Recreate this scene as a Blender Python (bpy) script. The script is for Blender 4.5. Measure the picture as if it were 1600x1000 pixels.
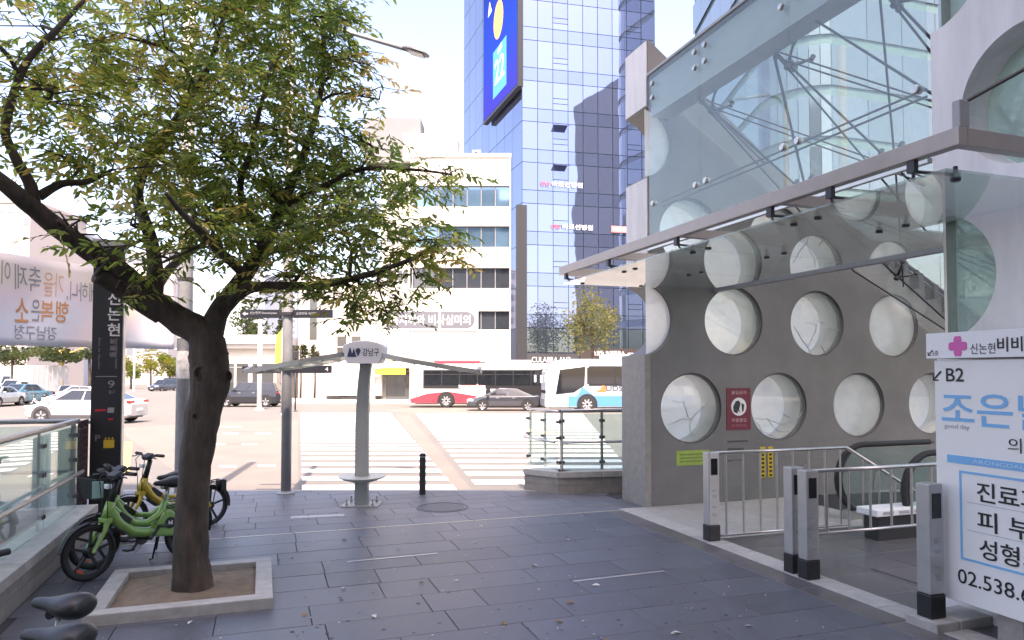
import bpy, bmesh, math, random
from math import sin, cos, pi, radians, sqrt
from mathutils import Vector, Matrix, noise
from mathutils.geometry import tessellate_polygon

for o in list(bpy.data.objects):
    bpy.data.objects.remove(o)
scene = bpy.context.scene
COL = scene.collection
R = random.Random(7)

# ------------------------------------------------------------------ camera, sky, sun, exposure
H = 2.05                      # eye height above the plaza
YAW = 0.3349                  # the camera looks this far clockwise from +y (the kerb of the station entrance runs along y)
SY, CY = sin(YAW), cos(YAW)
cam_d = bpy.data.cameras.new('camera')
cam = bpy.data.objects.new('camera', cam_d)
COL.objects.link(cam)
PITCH = radians(2.0)
cam.location = (0, 0, H)
cam.rotation_euler = (pi / 2 + PITCH, 0, -YAW)
cam_d.sensor_width = 36
cam_d.lens = 25.2
cam_d.shift_y = (82 - 1120 * math.tan(PITCH)) / 1600
cam_d.clip_end = 3000
cam_d.clip_start = 0.05
scene.camera = cam

SUN_EL = radians(57)
sun_h = (-0.160, -0.987)      # horizontal direction towards the sun: behind the camera
world = bpy.data.worlds.new('World')
scene.world = world
world.use_nodes = True
wn = world.node_tree.nodes
wl = world.node_tree.links
bg = wn['Background']
sky = wn.new('ShaderNodeTexSky')
sky.sky_type = 'NISHITA'
sky.sun_disc = False
sky.sun_elevation = SUN_EL
sky.sun_rotation = math.atan2(sun_h[0], sun_h[1])
sky.air_density = 1.0
sky.dust_density = 3.0
sky.ozone_density = 2.0
wl.new(sky.outputs[0], bg.inputs[0])
bg.inputs[1].default_value = 0.15
sun_d = bpy.data.lights.new('sun', 'SUN')
sun_d.energy = 2.4
sun_d.angle = radians(0.5)
sun_d.color = (1.0, 0.96, 0.90)
sun = bpy.data.objects.new('sun', sun_d)
COL.objects.link(sun)
tow = Vector((sun_h[0] * cos(SUN_EL), sun_h[1] * cos(SUN_EL), sin(SUN_EL)))
sun.rotation_euler = tow.to_track_quat('Z', 'Y').to_euler()
sun.location = (0, 0, 80)
scene.view_settings.view_transform = 'Standard'
scene.view_settings.look = 'None'
scene.view_settings.gamma = 1.0
scene.view_settings.exposure = 2.12
scene.view_settings.use_white_balance = True
scene.view_settings.white_balance_temperature = 7700
scene.view_settings.white_balance_tint = 22
try:
    scene.view_settings.use_curve_mapping = False
except Exception:
    pass
scene.cycles.max_bounces = 10
scene.cycles.transparent_max_bounces = 24
scene.cycles.transmission_bounces = 8
scene.cycles.use_denoising = True
scene.cycles.sample_clamp_indirect = 6

# ------------------------------------------------------------------ coordinates
def C(X, D, z=0.0):
    """metres right of the view axis, metres ahead, height -> world"""
    return Vector((X * CY + D * SY, -X * SY + D * CY, z))
def V(X, D):
    return C(X, D, 0)
def A(px, py, D):
    """the point D metres ahead that the survey of the photograph puts at px, py"""
    return C((px - 800) / 1120 * D, D, H + (582 - py) / 1120 * D)
def G(px, py, z=0.0):
    D = (H - z) * 1120 / (py - 582)
    return C((px - 800) / 1120 * D, D, z)
def rz(D):
    return -0.15 - 0.0065 * (max(D, 12) - 13)
def RD(py):
    return (2.2 - 0.0845) / ((py - 582) / 1120 - 0.0065)
def RG(px, py, lift=0.0):
    D = RD(py)
    return C((px - 800) / 1120 * D, D, rz(D) + lift)
def yaw_of(d):
    return math.atan2(d[1], d[0])

# ------------------------------------------------------------------ materials
MATS = {}
def mat(name, col, rough=0.6, metal=0.0, var=0.0, scale=6.0, bump=0.0, bscale=40.0, rnd=0.0, col2=None, spec=0.5,
        coat=0.0, emit=0.0, ior=None, detail=6.0, coord='Object', stretch=None):
    if name in MATS:
        return MATS[name]
    m = bpy.data.materials.new(name)
    m.use_nodes = True
    nt = m.node_tree
    n, l = nt.nodes, nt.links
    b = n['Principled BSDF']
    b.inputs['Roughness'].default_value = rough
    b.inputs['Metallic'].default_value = metal
    b.inputs['Specular IOR Level'].default_value = spec
    b.inputs['Coat Weight'].default_value = coat
    b.inputs['Coat Roughness'].default_value = 0.05
    if ior: b.inputs['IOR'].default_value = ior
    c = tuple(col) + (1,)
    b.inputs['Base Color'].default_value = c
    if emit:
        b.inputs['Emission Color'].default_value = c
        b.inputs['Emission Strength'].default_value = emit
    tc = None
    if var or bump or col2:
        tc = n.new('ShaderNodeTexCoord').outputs[coord]
        if stretch:
            mp = n.new('ShaderNodeMapping')
            mp.inputs['Scale'].default_value = stretch
            l.new(tc, mp.inputs[0]); tc = mp.outputs[0]
    src = None
    if var or col2:
        nz = n.new('ShaderNodeTexNoise')
        nz.inputs['Scale'].default_value = scale
        nz.inputs['Detail'].default_value = detail
        nz.inputs['Roughness'].default_value = 0.62
        l.new(tc, nz.inputs['Vector'])
        mx = n.new('ShaderNodeMix'); mx.data_type = 'RGBA'
        if col2:
            mx.inputs[6].default_value = c
            mx.inputs[7].default_value = tuple(col2) + (1,)
        else:
            mx.inputs[6].default_value = tuple(x * (1 - var) for x in col) + (1,)
            mx.inputs[7].default_value = tuple(min(1, x * (1 + var)) for x in col) + (1,)
        rp = n.new('ShaderNodeMapRange')
        rp.inputs[1].default_value = 0.3; rp.inputs[2].default_value = 0.7
        l.new(nz.outputs[0], rp.inputs[0])
        l.new(rp.outputs[0], mx.inputs[0])
        src = mx.outputs[2]
        rr = n.new('ShaderNodeMapRange')
        rr.inputs[1].default_value = 0.3; rr.inputs[2].default_value = 0.7
        rr.inputs[3].default_value = max(0.02, rough - 0.12 * rough); rr.inputs[4].default_value = min(1, rough + 0.15 * rough)
        l.new(nz.outputs[0], rr.inputs[0])
        l.new(rr.outputs[0], b.inputs['Roughness'])
    if rnd:
        oi = n.new('ShaderNodeObjectInfo')
        mr = n.new('ShaderNodeMapRange')
        mr.inputs[3].default_value = 1 - rnd; mr.inputs[4].default_value = 1 + rnd
        l.new(oi.outputs['Random'], mr.inputs[0])
        hs = n.new('ShaderNodeHueSaturation')
        if src is None: hs.inputs['Color'].default_value = c
        else: l.new(src, hs.inputs['Color'])
        l.new(mr.outputs[0], hs.inputs['Value'])
        src = hs.outputs[0]
    if src is not None:
        l.new(src, b.inputs['Base Color'])
    if bump:
        n2 = n.new('ShaderNodeTexNoise')
        n2.inputs['Scale'].default_value = bscale
        n2.inputs['Detail'].default_value = 5
        l.new(tc, n2.inputs['Vector'])
        bp = n.new('ShaderNodeBump')
        bp.inputs['Strength'].default_value = bump
        bp.inputs['Distance'].default_value = 0.02
        l.new(n2.outputs[0], bp.inputs['Height'])
        l.new(bp.outputs[0], b.inputs['Normal'])
    MATS[name] = m
    return m

def schlick(n, l, base, gain):
    """reflectance of a thin sheet: base at normal incidence, rising to 1 at grazing, the same from both sides"""
    lw = n.new('ShaderNodeLayerWeight'); lw.inputs[0].default_value = 0.5
    pw = n.new('ShaderNodeMath'); pw.operation = 'POWER'; pw.inputs[1].default_value = 4.2
    l.new(lw.outputs['Facing'], pw.inputs[0])
    mu = n.new('ShaderNodeMath'); mu.operation = 'MULTIPLY_ADD'; mu.use_clamp = True
    mu.inputs[1].default_value = gain; mu.inputs[2].default_value = base
    l.new(pw.outputs[0], mu.inputs[0])
    return mu

def glass(name, tint=(0.9, 0.96, 0.94), refl=1.0, rough=0.01, base=0.04, diffuse=0.0, dcol=(0.8, 0.85, 0.84)):
    """thin sheet glass: clear transmission, Fresnel reflection, an optional film of dust"""
    m = bpy.data.materials.new(name); m.use_nodes = True
    n, l = m.node_tree.nodes, m.node_tree.links
    for x in list(n):
        if x.type != 'OUTPUT_MATERIAL': n.remove(x)
    out = [x for x in n if x.type == 'OUTPUT_MATERIAL'][0]
    tr = n.new('ShaderNodeBsdfTransparent'); tr.inputs[0].default_value = tuple(tint) + (1,)
    gl = n.new('ShaderNodeBsdfGlossy'); gl.inputs['Roughness'].default_value = rough
    gl.inputs[0].default_value = (0.95, 0.98, 0.97, 1)
    mu = schlick(n, l, base, refl)
    first = tr.outputs[0]
    if diffuse:
        df = n.new('ShaderNodeBsdfTranslucent'); df.inputs[0].default_value = tuple(dcol) + (1,)
        d2 = n.new('ShaderNodeBsdfDiffuse'); d2.inputs[0].default_value = tuple(dcol) + (1,)
        m0 = n.new('ShaderNodeMixShader'); m0.inputs[0].default_value = 0.5
        l.new(df.outputs[0], m0.inputs[1]); l.new(d2.outputs[0], m0.inputs[2])
        m1 = n.new('ShaderNodeMixShader')
        nz = n.new('ShaderNodeTexNoise'); nz.inputs['Scale'].default_value = 1.6; nz.inputs['Detail'].default_value = 7
        tc = n.new('ShaderNodeTexCoord'); l.new(tc.outputs['Object'], nz.inputs['Vector'])
        mr = n.new('ShaderNodeMapRange'); mr.inputs[1].default_value = 0.3; mr.inputs[2].default_value = 0.7
        mr.inputs[3].default_value = diffuse * 0.7; mr.inputs[4].default_value = min(1, diffuse * 1.3)
        l.new(nz.outputs[0], mr.inputs[0]); l.new(mr.outputs[0], m1.inputs[0])
        l.new(tr.outputs[0], m1.inputs[1]); l.new(m0.outputs[0], m1.inputs[2])
        first = m1.outputs[0]
    mx = n.new('ShaderNodeMixShader')
    l.new(mu.outputs[0], mx.inputs[0]); l.new(first, mx.inputs[1]); l.new(gl.outputs[0], mx.inputs[2])
    l.new(mx.outputs[0], out.inputs[0])
    MATS[name] = m
    return m

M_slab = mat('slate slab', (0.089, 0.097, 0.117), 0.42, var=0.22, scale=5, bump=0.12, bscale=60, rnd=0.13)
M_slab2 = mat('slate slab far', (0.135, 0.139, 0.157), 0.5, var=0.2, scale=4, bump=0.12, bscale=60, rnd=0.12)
M_slab3 = mat('brown slate strip', (0.120, 0.112, 0.115), 0.3, var=0.3, scale=3, bump=0.1, bscale=50, rnd=0.1)
M_grout = mat('grout', (0.055, 0.056, 0.06), 0.9, var=0.3, scale=20)
M_asphalt = mat('asphalt', (0.155, 0.145, 0.131), 0.85, var=0.12, scale=0.6, bump=0.15, bscale=90, coord='Object')
M_lane = mat('red brown asphalt', (0.192, 0.168, 0.144), 0.85, var=0.12, scale=0.8, bump=0.15, bscale=90)
M_paint = mat('road paint', (0.72, 0.72, 0.70), 0.6, var=0.1, scale=3)
M_paint_y = mat('yellow road paint', (0.7, 0.5, 0.12), 0.6, var=0.1, scale=3)
M_kerb = mat('granite kerb', (0.33, 0.32, 0.31), 0.7, var=0.2, scale=30, rnd=0.1, bump=0.1)
M_granite = mat('grey granite', (0.27, 0.25, 0.228), 0.6, var=0.18, scale=9, bump=0.08, bscale=80, rnd=0.08)
M_granite_l = mat('light granite', (0.40, 0.385, 0.36), 0.6, var=0.2, scale=8, bump=0.08, bscale=80, rnd=0.07)
M_conc = mat('grey concrete', (0.176, 0.169, 0.162), 0.55, var=0.17, scale=1.3, bump=0.05, bscale=30)
M_conc_l = mat('pale concrete', (0.66, 0.64, 0.63), 0.62, var=0.2, scale=2.2, bump=0.06, bscale=25, stretch=(1, 1, 0.22))
M_steel = mat('brushed steel', (0.50, 0.485, 0.47), 0.33, 0.9, var=0.1, scale=8)
M_bronze = mat('warm steel channel', (0.42, 0.36, 0.33), 0.42, 0.55, var=0.1, scale=4)
M_dsteel = mat('dark steel', (0.07, 0.07, 0.075), 0.45, 0.6)
M_grey = mat('grey painted steel', (0.33, 0.33, 0.335), 0.5, 0.2, var=0.1, scale=5)
M_white = mat('white paint', (0.78, 0.78, 0.78), 0.4, var=0.04, scale=3)
M_ivory = mat('ivory panel', (0.56, 0.535, 0.48), 0.6, var=0.05, scale=0.3)
M_black = mat('black plastic', (0.018, 0.018, 0.02), 0.42)
M_rubber = mat('rubber', (0.022, 0.022, 0.023), 0.75)
M_pglass = glass('plain glass', (0.86, 0.93, 0.91), 1.0)
M_fglass = glass('facade glass', (0.85, 0.90, 0.885), 0.6, base=0.05, diffuse=0.05)
M_cglass = glass('canopy glass', (0.84, 0.89, 0.88), 1.3, base=0.05, diffuse=0.13, dcol=(0.62, 0.67, 0.66))
M_gglass = glass('green frosted glass', (0.62, 0.74, 0.70), 1.0, diffuse=0.55, dcol=(0.50, 0.60, 0.565))
M_rail_glass = glass('balustrade glass', (0.80, 0.90, 0.88), 1.1, diffuse=0.07)
M_dark = mat('dark interior', (0.02, 0.022, 0.026), 0.7)
M_win = mat('window glass', (0.02, 0.03, 0.045), 0.04, 0.0, spec=1.0, coat=0.6)
M_winb = mat('blue window glass', (0.10, 0.16, 0.22), 0.05, 0.75, coat=0.3)
M_carglass = mat('car glass', (0.012, 0.014, 0.017), 0.04, spec=0.8, coat=0.4)

def frosted():
    m = bpy.data.materials.new('porthole pane'); m.use_nodes = True
    n, l = m.node_tree.nodes, m.node_tree.links
    for x in list(n):
        if x.type != 'OUTPUT_MATERIAL': n.remove(x)
    out = [x for x in n if x.type == 'OUTPUT_MATERIAL'][0]
    tl = n.new('ShaderNodeBsdfTranslucent'); tl.inputs[0].default_value = (0.96, 0.96, 0.94, 1)
    df = n.new('ShaderNodeBsdfDiffuse'); df.inputs[0].default_value = (0.80, 0.82, 0.80, 1)
    tr = n.new('ShaderNodeBsdfTransparent'); tr.inputs[0].default_value = (0.93, 0.95, 0.93, 1)
    gl = n.new('ShaderNodeBsdfGlossy'); gl.inputs['Roughness'].default_value = 0.03
    nz = n.new('ShaderNodeTexNoise'); nz.inputs['Scale'].default_value = 1.1; nz.inputs['Detail'].default_value = 4
    tc = n.new('ShaderNodeTexCoord'); oi = n.new('ShaderNodeObjectInfo')
    ad = n.new('ShaderNodeVectorMath'); ad.operation = 'ADD'
    sc = n.new('ShaderNodeVectorMath'); sc.operation = 'SCALE'; sc.inputs[3].default_value = 30
    cb = n.new('ShaderNodeCombineXYZ')
    for k in range(3): l.new(oi.outputs['Random'], cb.inputs[k])
    l.new(cb.outputs[0], sc.inputs[0]); l.new(sc.outputs[0], ad.inputs[0]); l.new(tc.outputs['Object'], ad.inputs[1])
    l.new(ad.outputs[0], nz.inputs['Vector'])
    a = n.new('ShaderNodeMixShader'); a.inputs[0].default_value = 0.25
    l.new(tl.outputs[0], a.inputs[1]); l.new(df.outputs[0], a.inputs[2])
    mr = n.new('ShaderNodeMapRange'); mr.inputs[1].default_value = 0.35; mr.inputs[2].default_value = 0.65
    mr.inputs[3].default_value = 0.10; mr.inputs[4].default_value = 0.50
    l.new(nz.outputs[0], mr.inputs[0])
    b = n.new('ShaderNodeMixShader'); l.new(mr.outputs[0], b.inputs[0])
    l.new(a.outputs[0], b.inputs[1]); l.new(tr.outputs[0], b.inputs[2])
    mu = schlick(n, l, 0.05, 1.5)
    c = n.new('ShaderNodeMixShader'); l.new(mu.outputs[0], c.inputs[0])
    l.new(b.outputs[0], c.inputs[1]); l.new(gl.outputs[0], c.inputs[2])
    l.new(c.outputs[0], out.inputs[0])
    return m
M_pane = frosted()
M_front = [glass('porthole glass', (0.97, 0.985, 0.975), 1.2, diffuse=0.10, dcol=(0.8, 0.82, 0.8)), glass('filmed porthole glass', (0.96, 0.975, 0.965), 1.2, diffuse=0.45, dcol=(0.82, 0.84, 0.81))]

# ------------------------------------------------------------------ mesh building
OFF = {}
class MB:
    def __init__(s):
        s.v, s.f, s.mi, s.cur = [], [], [], 0
    def add(s, vs, fs):
        k = len(s.v)
        s.v += [Vector(p) for p in vs]
        s.f += [tuple(i + k for i in f) for f in fs]
        s.mi += [s.cur] * len(fs)
        return s
    def box(s, c, sz, ax=None):
        """centre, full size, optional axes (x, y, z directions)"""
        c = Vector(c); h = [q / 2 for q in sz]
        ax = ax or (Vector((1, 0, 0)), Vector((0, 1, 0)), Vector((0, 0, 1)))
        vs = [c + ax[0] * (h[0] * i) + ax[1] * (h[1] * j) + ax[2] * (h[2] * k) for k in (-1, 1) for j in (-1, 1) for i in (-1, 1)]
        return s.add(vs, [(0, 2, 3, 1), (4, 5, 7, 6), (0, 1, 5, 4), (2, 6, 7, 3), (0, 4, 6, 2), (1, 3, 7, 5)])
    def bb(s, x0, x1, y0, y1, z0, z1):
        return s.box(((x0 + x1) / 2, (y0 + y1) / 2, (z0 + z1) / 2), (abs(x1 - x0), abs(y1 - y0), abs(z1 - z0)))
    def tube(s, pts, rad, n=8, caps=True, flat=None):
        pts = [Vector(p) for p in pts]
        if not isinstance(rad, (list, tuple)): rad = [rad] * len(pts)
        rings, prev = [], None
        for i, p in enumerate(pts):
            d = (pts[min(i + 1, len(pts) - 1)] - pts[max(i - 1, 0)])
            if d.length < 1e-9: d = Vector((0, 0, 1))
            d.normalize()
            if prev is None:
                a = Vector((0, 0, 1)) if abs(d.z) < 0.9 else Vector((1, 0, 0))
                u = d.cross(a).normalized()
            else:
                u = (prev - d * prev.dot(d))
                u = u.normalized() if u.length > 1e-6 else d.orthogonal().normalized()
            w = d.cross(u); prev = u
            rings.append([p + (u * cos(2 * pi * k / n) + w * sin(2 * pi * k / n)) * rad[i] for k in range(n)])
        vs = [q for r in rings for q in r]
        fs = []
        for i in range(len(pts) - 1):
            for k in range(n):
                fs.append((i * n + k, i * n + (k + 1) % n, (i + 1) * n + (k + 1) % n, (i + 1) * n + k))
        if caps:
            fs.append(tuple(range(n))[::-1]); fs.append(tuple((len(pts) - 1) * n + k for k in range(n)))
        return s.add(vs, fs)
    def loft(s, rings, caps=True, closed=True):
        n = len(rings[0])
        vs = [q for r in rings for q in r]
        fs = []
        for i in range(len(rings) - 1):
            for k in range(n if closed else n - 1):
                fs.append((i * n + k, i * n + (k + 1) % n, (i + 1) * n + (k + 1) % n, (i + 1) * n + k))
        if caps:
            fs.append(tuple(range(n))[::-1]); fs.append(tuple((len(rings) - 1) * n + k for k in range(n)))
        return s.add(vs, fs)
    def lathe(s, prof, c=(0, 0, 0), axis=2, n=20, a0=0, a1=2 * pi):
        """profile of (radius, along) turned about an axis through c"""
        c = Vector(c); full = abs(a1 - a0 - 2 * pi) < 1e-6
        m = n if full else n + 1
        vs = []
        for r, h in prof:
            for k in range(m):
                a = a0 + (a1 - a0) * k / n
                p = [r * cos(a), r * sin(a)]
                q = [0, 0, 0]
                q[axis] = h; q[(axis + 1) % 3] = p[0]; q[(axis + 2) % 3] = p[1]
                vs.append(c + Vector(q))
        fs = []
        for i in range(len(prof) - 1):
            for k in range(n):
                k2 = (k + 1) % m
                fs.append((i * m + k, i * m + k2, (i + 1) * m + k2, (i + 1) * m + k))
        return s.add(vs, fs)
    def prism(s, poly, origin, ex, ey, ez, holes=(), inner=True):
        """2-D polygon (with holes) in the plane origin + a*ex + b*ey, given depth along ez"""
        loops = [list(poly)] + [list(h) for h in holes]
        o = Vector(origin); ex, ey, ez = Vector(ex), Vector(ey), Vector(ez)
        flat = [p for lp in loops for p in lp]
        tris = tessellate_polygon([[Vector((p[0], p[1], 0)) for p in lp] for lp in loops]) if len(flat) > 4 or holes else [tuple(range(len(flat)))]
        n = len(flat)
        vs = [o + ex * p[0] + ey * p[1] for p in flat] + [o + ex * p[0] + ey * p[1] + ez for p in flat]
        fs = []
        for t in tris:
            a, b, c = (Vector((flat[i][0], flat[i][1], 0)) for i in t[:3])
            ccw = (b - a).cross(c - a).z > 0
            nrm = ex.cross(ey).dot(ez) > 0
            t = tuple(t)
            fr = t if ccw != nrm else t[::-1]
            fs.append(fr); fs.append(tuple(i + n for i in fr[::-1]))
        k = 0
        for lp in loops:
            m = len(lp)
            for i in range(m):
                j = (i + 1) % m
                fs.append((k + i, k + j, k + j + n, k + i + n))
            k += m
        return s.add(vs, fs)
    def build(s, name, mats, parent=None, smooth=False, bevel=0.0, world=True, seg=2, recalc=True):
        me = bpy.data.meshes.new(name)
        off = OFF.get(parent.name, Vector()) if (parent is not None and world) else Vector()
        me.from_pydata([tuple(p - off) for p in s.v], [], s.f)
        if not isinstance(mats, (list, tuple)): mats = [mats]
        for m in mats: me.materials.append(m)
        if len(mats) > 1: me.polygons.foreach_set('material_index', s.mi)
        if recalc:
            bm = bmesh.new(); bm.from_mesh(me)
            bmesh.ops.recalc_face_normals(bm, faces=bm.faces); bm.to_mesh(me); bm.free()
        if smooth: me.shade_smooth()
        me.update()
        return put(name, me, parent, bevel, smooth, seg)
def put(name, me, parent=None, bevel=0.0, smooth=False, seg=2):
    o = bpy.data.objects.new(name, me)
    COL.objects.link(o)
    if parent is not None:
        o.parent = parent
        OFF[o.name] = OFF.get(parent.name, Vector())
    if bevel:
        b = o.modifiers.new('bevel', 'BEVEL'); b.width = bevel; b.segments = seg; b.limit_method = 'ANGLE'; b.angle_limit = radians(40)
        b.harden_normals = False
    if smooth == 'auto':
        pass
    return o
def tag(o, label=None, cat=None, group=None, kind=None):
    if label: o['label'] = label
    if cat: o['category'] = cat
    if group: o['group'] = group
    if kind: o['kind'] = kind
    return o
def thing(name, loc, label, cat, group=None, rot=0.0):
    o = bpy.data.objects.new(name, None)
    o.empty_display_size = 0.2
    COL.objects.link(o)
    o.location = loc
    o.rotation_euler = (0, 0, rot)
    if rot == 0: OFF[o.name] = Vector(loc)
    return tag(o, label, cat, group)
def copy_tree(o, parent=None):
    c = o.copy(); COL.objects.link(c)
    if parent is not None: c.parent = parent
    for ch in o.children: copy_tree(ch, c)
    return c
def circ(cx, cy, r, n=32, a0=0.0, a1=2 * pi):
    if abs(a1 - a0 - 2 * pi) < 1e-6:
        return [(cx + r * cos(2 * pi * k / n), cy + r * sin(2 * pi * k / n)) for k in range(n)]
    return [(cx + r * cos(a0 + (a1 - a0) * k / n), cy + r * sin(a0 + (a1 - a0) * k / n)) for k in range(n + 1)]
X3, Y3, Z3 = Vector((1, 0, 0)), Vector((0, 1, 0)), Vector((0, 0, 1))

_txt = {}
def lettering(body, o, ex, ey, w, h, m, parent=None, depth=0.004, name='lettering', world=True, mirror=False, bold=0.0, shear=0.0):
    """text as a thin mesh filling the w x h box whose lower-left corner is o, along ex (right) and ey (up)"""
    key = (body, bold, shear)
    if key not in _txt:
        cu = bpy.data.curves.new('text', 'FONT')
        cu.body = body; cu.size = 1.0; cu.resolution_u = 3; cu.offset = bold; cu.shear = shear
        t = bpy.data.objects.new('text', cu); COL.objects.link(t)
        dg = bpy.context.evaluated_depsgraph_get()
        me = bpy.data.meshes.new_from_object(t.evaluated_get(dg))
        _txt[key] = ([v.co.copy() for v in me.vertices], [tuple(p.vertices) for p in me.polygons])
        bpy.data.objects.remove(t); bpy.data.curves.remove(cu); bpy.data.meshes.remove(me)
    vs, fs = _txt[key]
    if not vs: return None
    x0, x1 = min(v.x for v in vs), max(v.x for v in vs)
    y0, y1 = min(v.y for v in vs), max(v.y for v in vs)
    sx, sy = w / max(x1 - x0, 1e-6), h / max(y1 - y0, 1e-6)
    ex, ey = Vector(ex).normalized(), Vector(ey).normalized()
    nz = ex.cross(ey)
    o = Vector(o)
    mb = MB()
    def T(v):
        a = (v.x - x0) * sx
        if mirror: a = w - a
        return o + ex * a + ey * ((v.y - y0) * sy)
    n = len(vs)
    mb.add([T(v) + nz * depth for v in vs], fs)
    ob = mb.build(name, m, parent, world=world, recalc=False)
    return ob
# ------------------------------------------------------------------ ground
KD = 12.45                     # the kerb line, metres ahead of the camera
def sheet(name, pts, m, kind='structure', parent=None):
    o = MB().add(pts, [tuple(range(len(pts)))]).build(name, m, parent, recalc=False)
    if kind: o['kind'] = kind
    return o
M_ground = mat('far ground', (0.22, 0.21, 0.195), 0.9, var=0.2, scale=0.05)
sheet('ground', [C(-900, -400, -1.3), C(900, -400, -1.3), C(900, 1400, -1.3), C(-900, 1400, -1.3)], M_ground)
mb = MB()
Ds = [12.5, 20, 35, 62]
for a, b in zip(Ds, Ds[1:]):
    mb.add([C(-160, a, rz(a)), C(160, a, rz(a)), C(160, b, rz(b)), C(-160, b, rz(b))], [(0, 1, 2, 3)])
# the street that leaves the crossing between the blocks
mb.add([C(-41, 62, rz(62)), C(-25, 62, rz(62)), C(-60, 190, -1.0), C(-100, 190, -1.0)], [(0, 1, 2, 3)])
road = mb.build('road', M_asphalt, recalc=False); road['kind'] = 'structure'
def patch(pts, m, name, parent, lift=0.004):
    """painted or differently surfaced area on the road, corners given as survey pixels"""
    ps = [RG(px, py, lift) for px, py in pts]
    return MB().add(ps, [tuple(range(len(ps)))]).build(name, m, parent, recalc=False)
patch([(330, 775), (468, 770), (466, 655), (180, 668)], M_lane, 'lane_surface', road)
patch([(741, 768), (640, 648), (618, 648), (712, 768)], M_lane, 'lane_surface', road)
patch([(600, 641), (840, 668), (840, 655), (700, 632)], M_lane, 'lane_surface', road)
def line_x(p0, p1, py):
    return p0[0] + (p1[0] - p0[0]) * (1 / 1 if p1[1] == p0[1] else (py - p0[1]) / (p1[1] - p0[1]))
cross = bpy.data.objects.new('crosswalk', None); COL.objects.link(cross); cross['kind'] = 'structure'
def stripes(lt, lb, rt, rb, D0, D1, pitch, width):
    D = D0
    while D < D1:
        q = []
        for d in (D, D + width):
            k = (H - rz(d)) / d
            py = 582 + k * 1120
            q.append((line_x(lb, lt, py), line_x(rb, rt, py), d))
        ps = [C((q[0][0] - 800) / 1120 * q[0][2], q[0][2], rz(q[0][2]) + 0.008), C((q[0][1] - 800) / 1120 * q[0][2], q[0][2], rz(q[0][2]) + 0.008),
              C((q[1][1] - 800) / 1120 * q[1][2], q[1][2], rz(q[1][2]) + 0.008), C((q[1][0] - 800) / 1120 * q[1][2], q[1][2], rz(q[1][2]) + 0.008)]
        top = [p.copy() for p in ps]
        MB().add(top, [(0, 1, 2, 3)]).build('crosswalk_stripe', M_paint, cross, recalc=False)
        D += pitch
stripes((470, 640), (474, 768), (606, 640), (718, 768), 13.5, 42, 1.22, 0.62)
stripes((645, 640), (752, 768), (905, 640), (1010, 768), 14.2, 42, 1.22, 0.62)
for q in ([(345, 727), (372, 727), (372, 730), (345, 730)], [(405, 726), (432, 726), (432, 729), (405, 729)], [(350, 676), (374, 676), (374, 678), (350, 678)],
          [(400, 676), (424, 676), (424, 678), (400, 678)], [(330, 693), (354, 693), (354, 695), (330, 695)], [(380, 693), (404, 693), (404, 695), (380, 695)]):
    patch(q, M_paint, 'lane_marking', road, 0.01)
patch([(180, 690), (210, 690), (205, 740), (170, 740)], M_paint_y, 'lane_marking', road, 0.01)
# manhole covers and repaired spots on the carriageway
for px, py, r in ((362, 667, 0.5), (605, 700, 0.35)):
    p = RG(px, py, 0.006)
    MB().add([p + V(r * cos(a * pi / 12), r * sin(a * pi / 12)) for a in range(24)], [tuple(range(24))]).build('manhole_cover', M_grey, road, recalc=False)

# far pavement in front of the buildings
fp = MB()
for x0, x1 in ((-24, 160), (-160, -42)):
    fp.add([C(x0, 57, rz(57) + 0.13), C(x1, 57, rz(57) + 0.13), C(x1, 66, rz(57) + 0.13), C(x0, 66, rz(57) + 0.13),
            C(x0, 57, rz(57)), C(x1, 57, rz(57))], [(0, 1, 2, 3), (4, 5, 1, 0)])
fp = fp.build('far_pavement', mat('far paving', (0.42, 0.40, 0.37), 0.8, var=0.1, scale=1)); fp['kind'] = 'structure'

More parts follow.
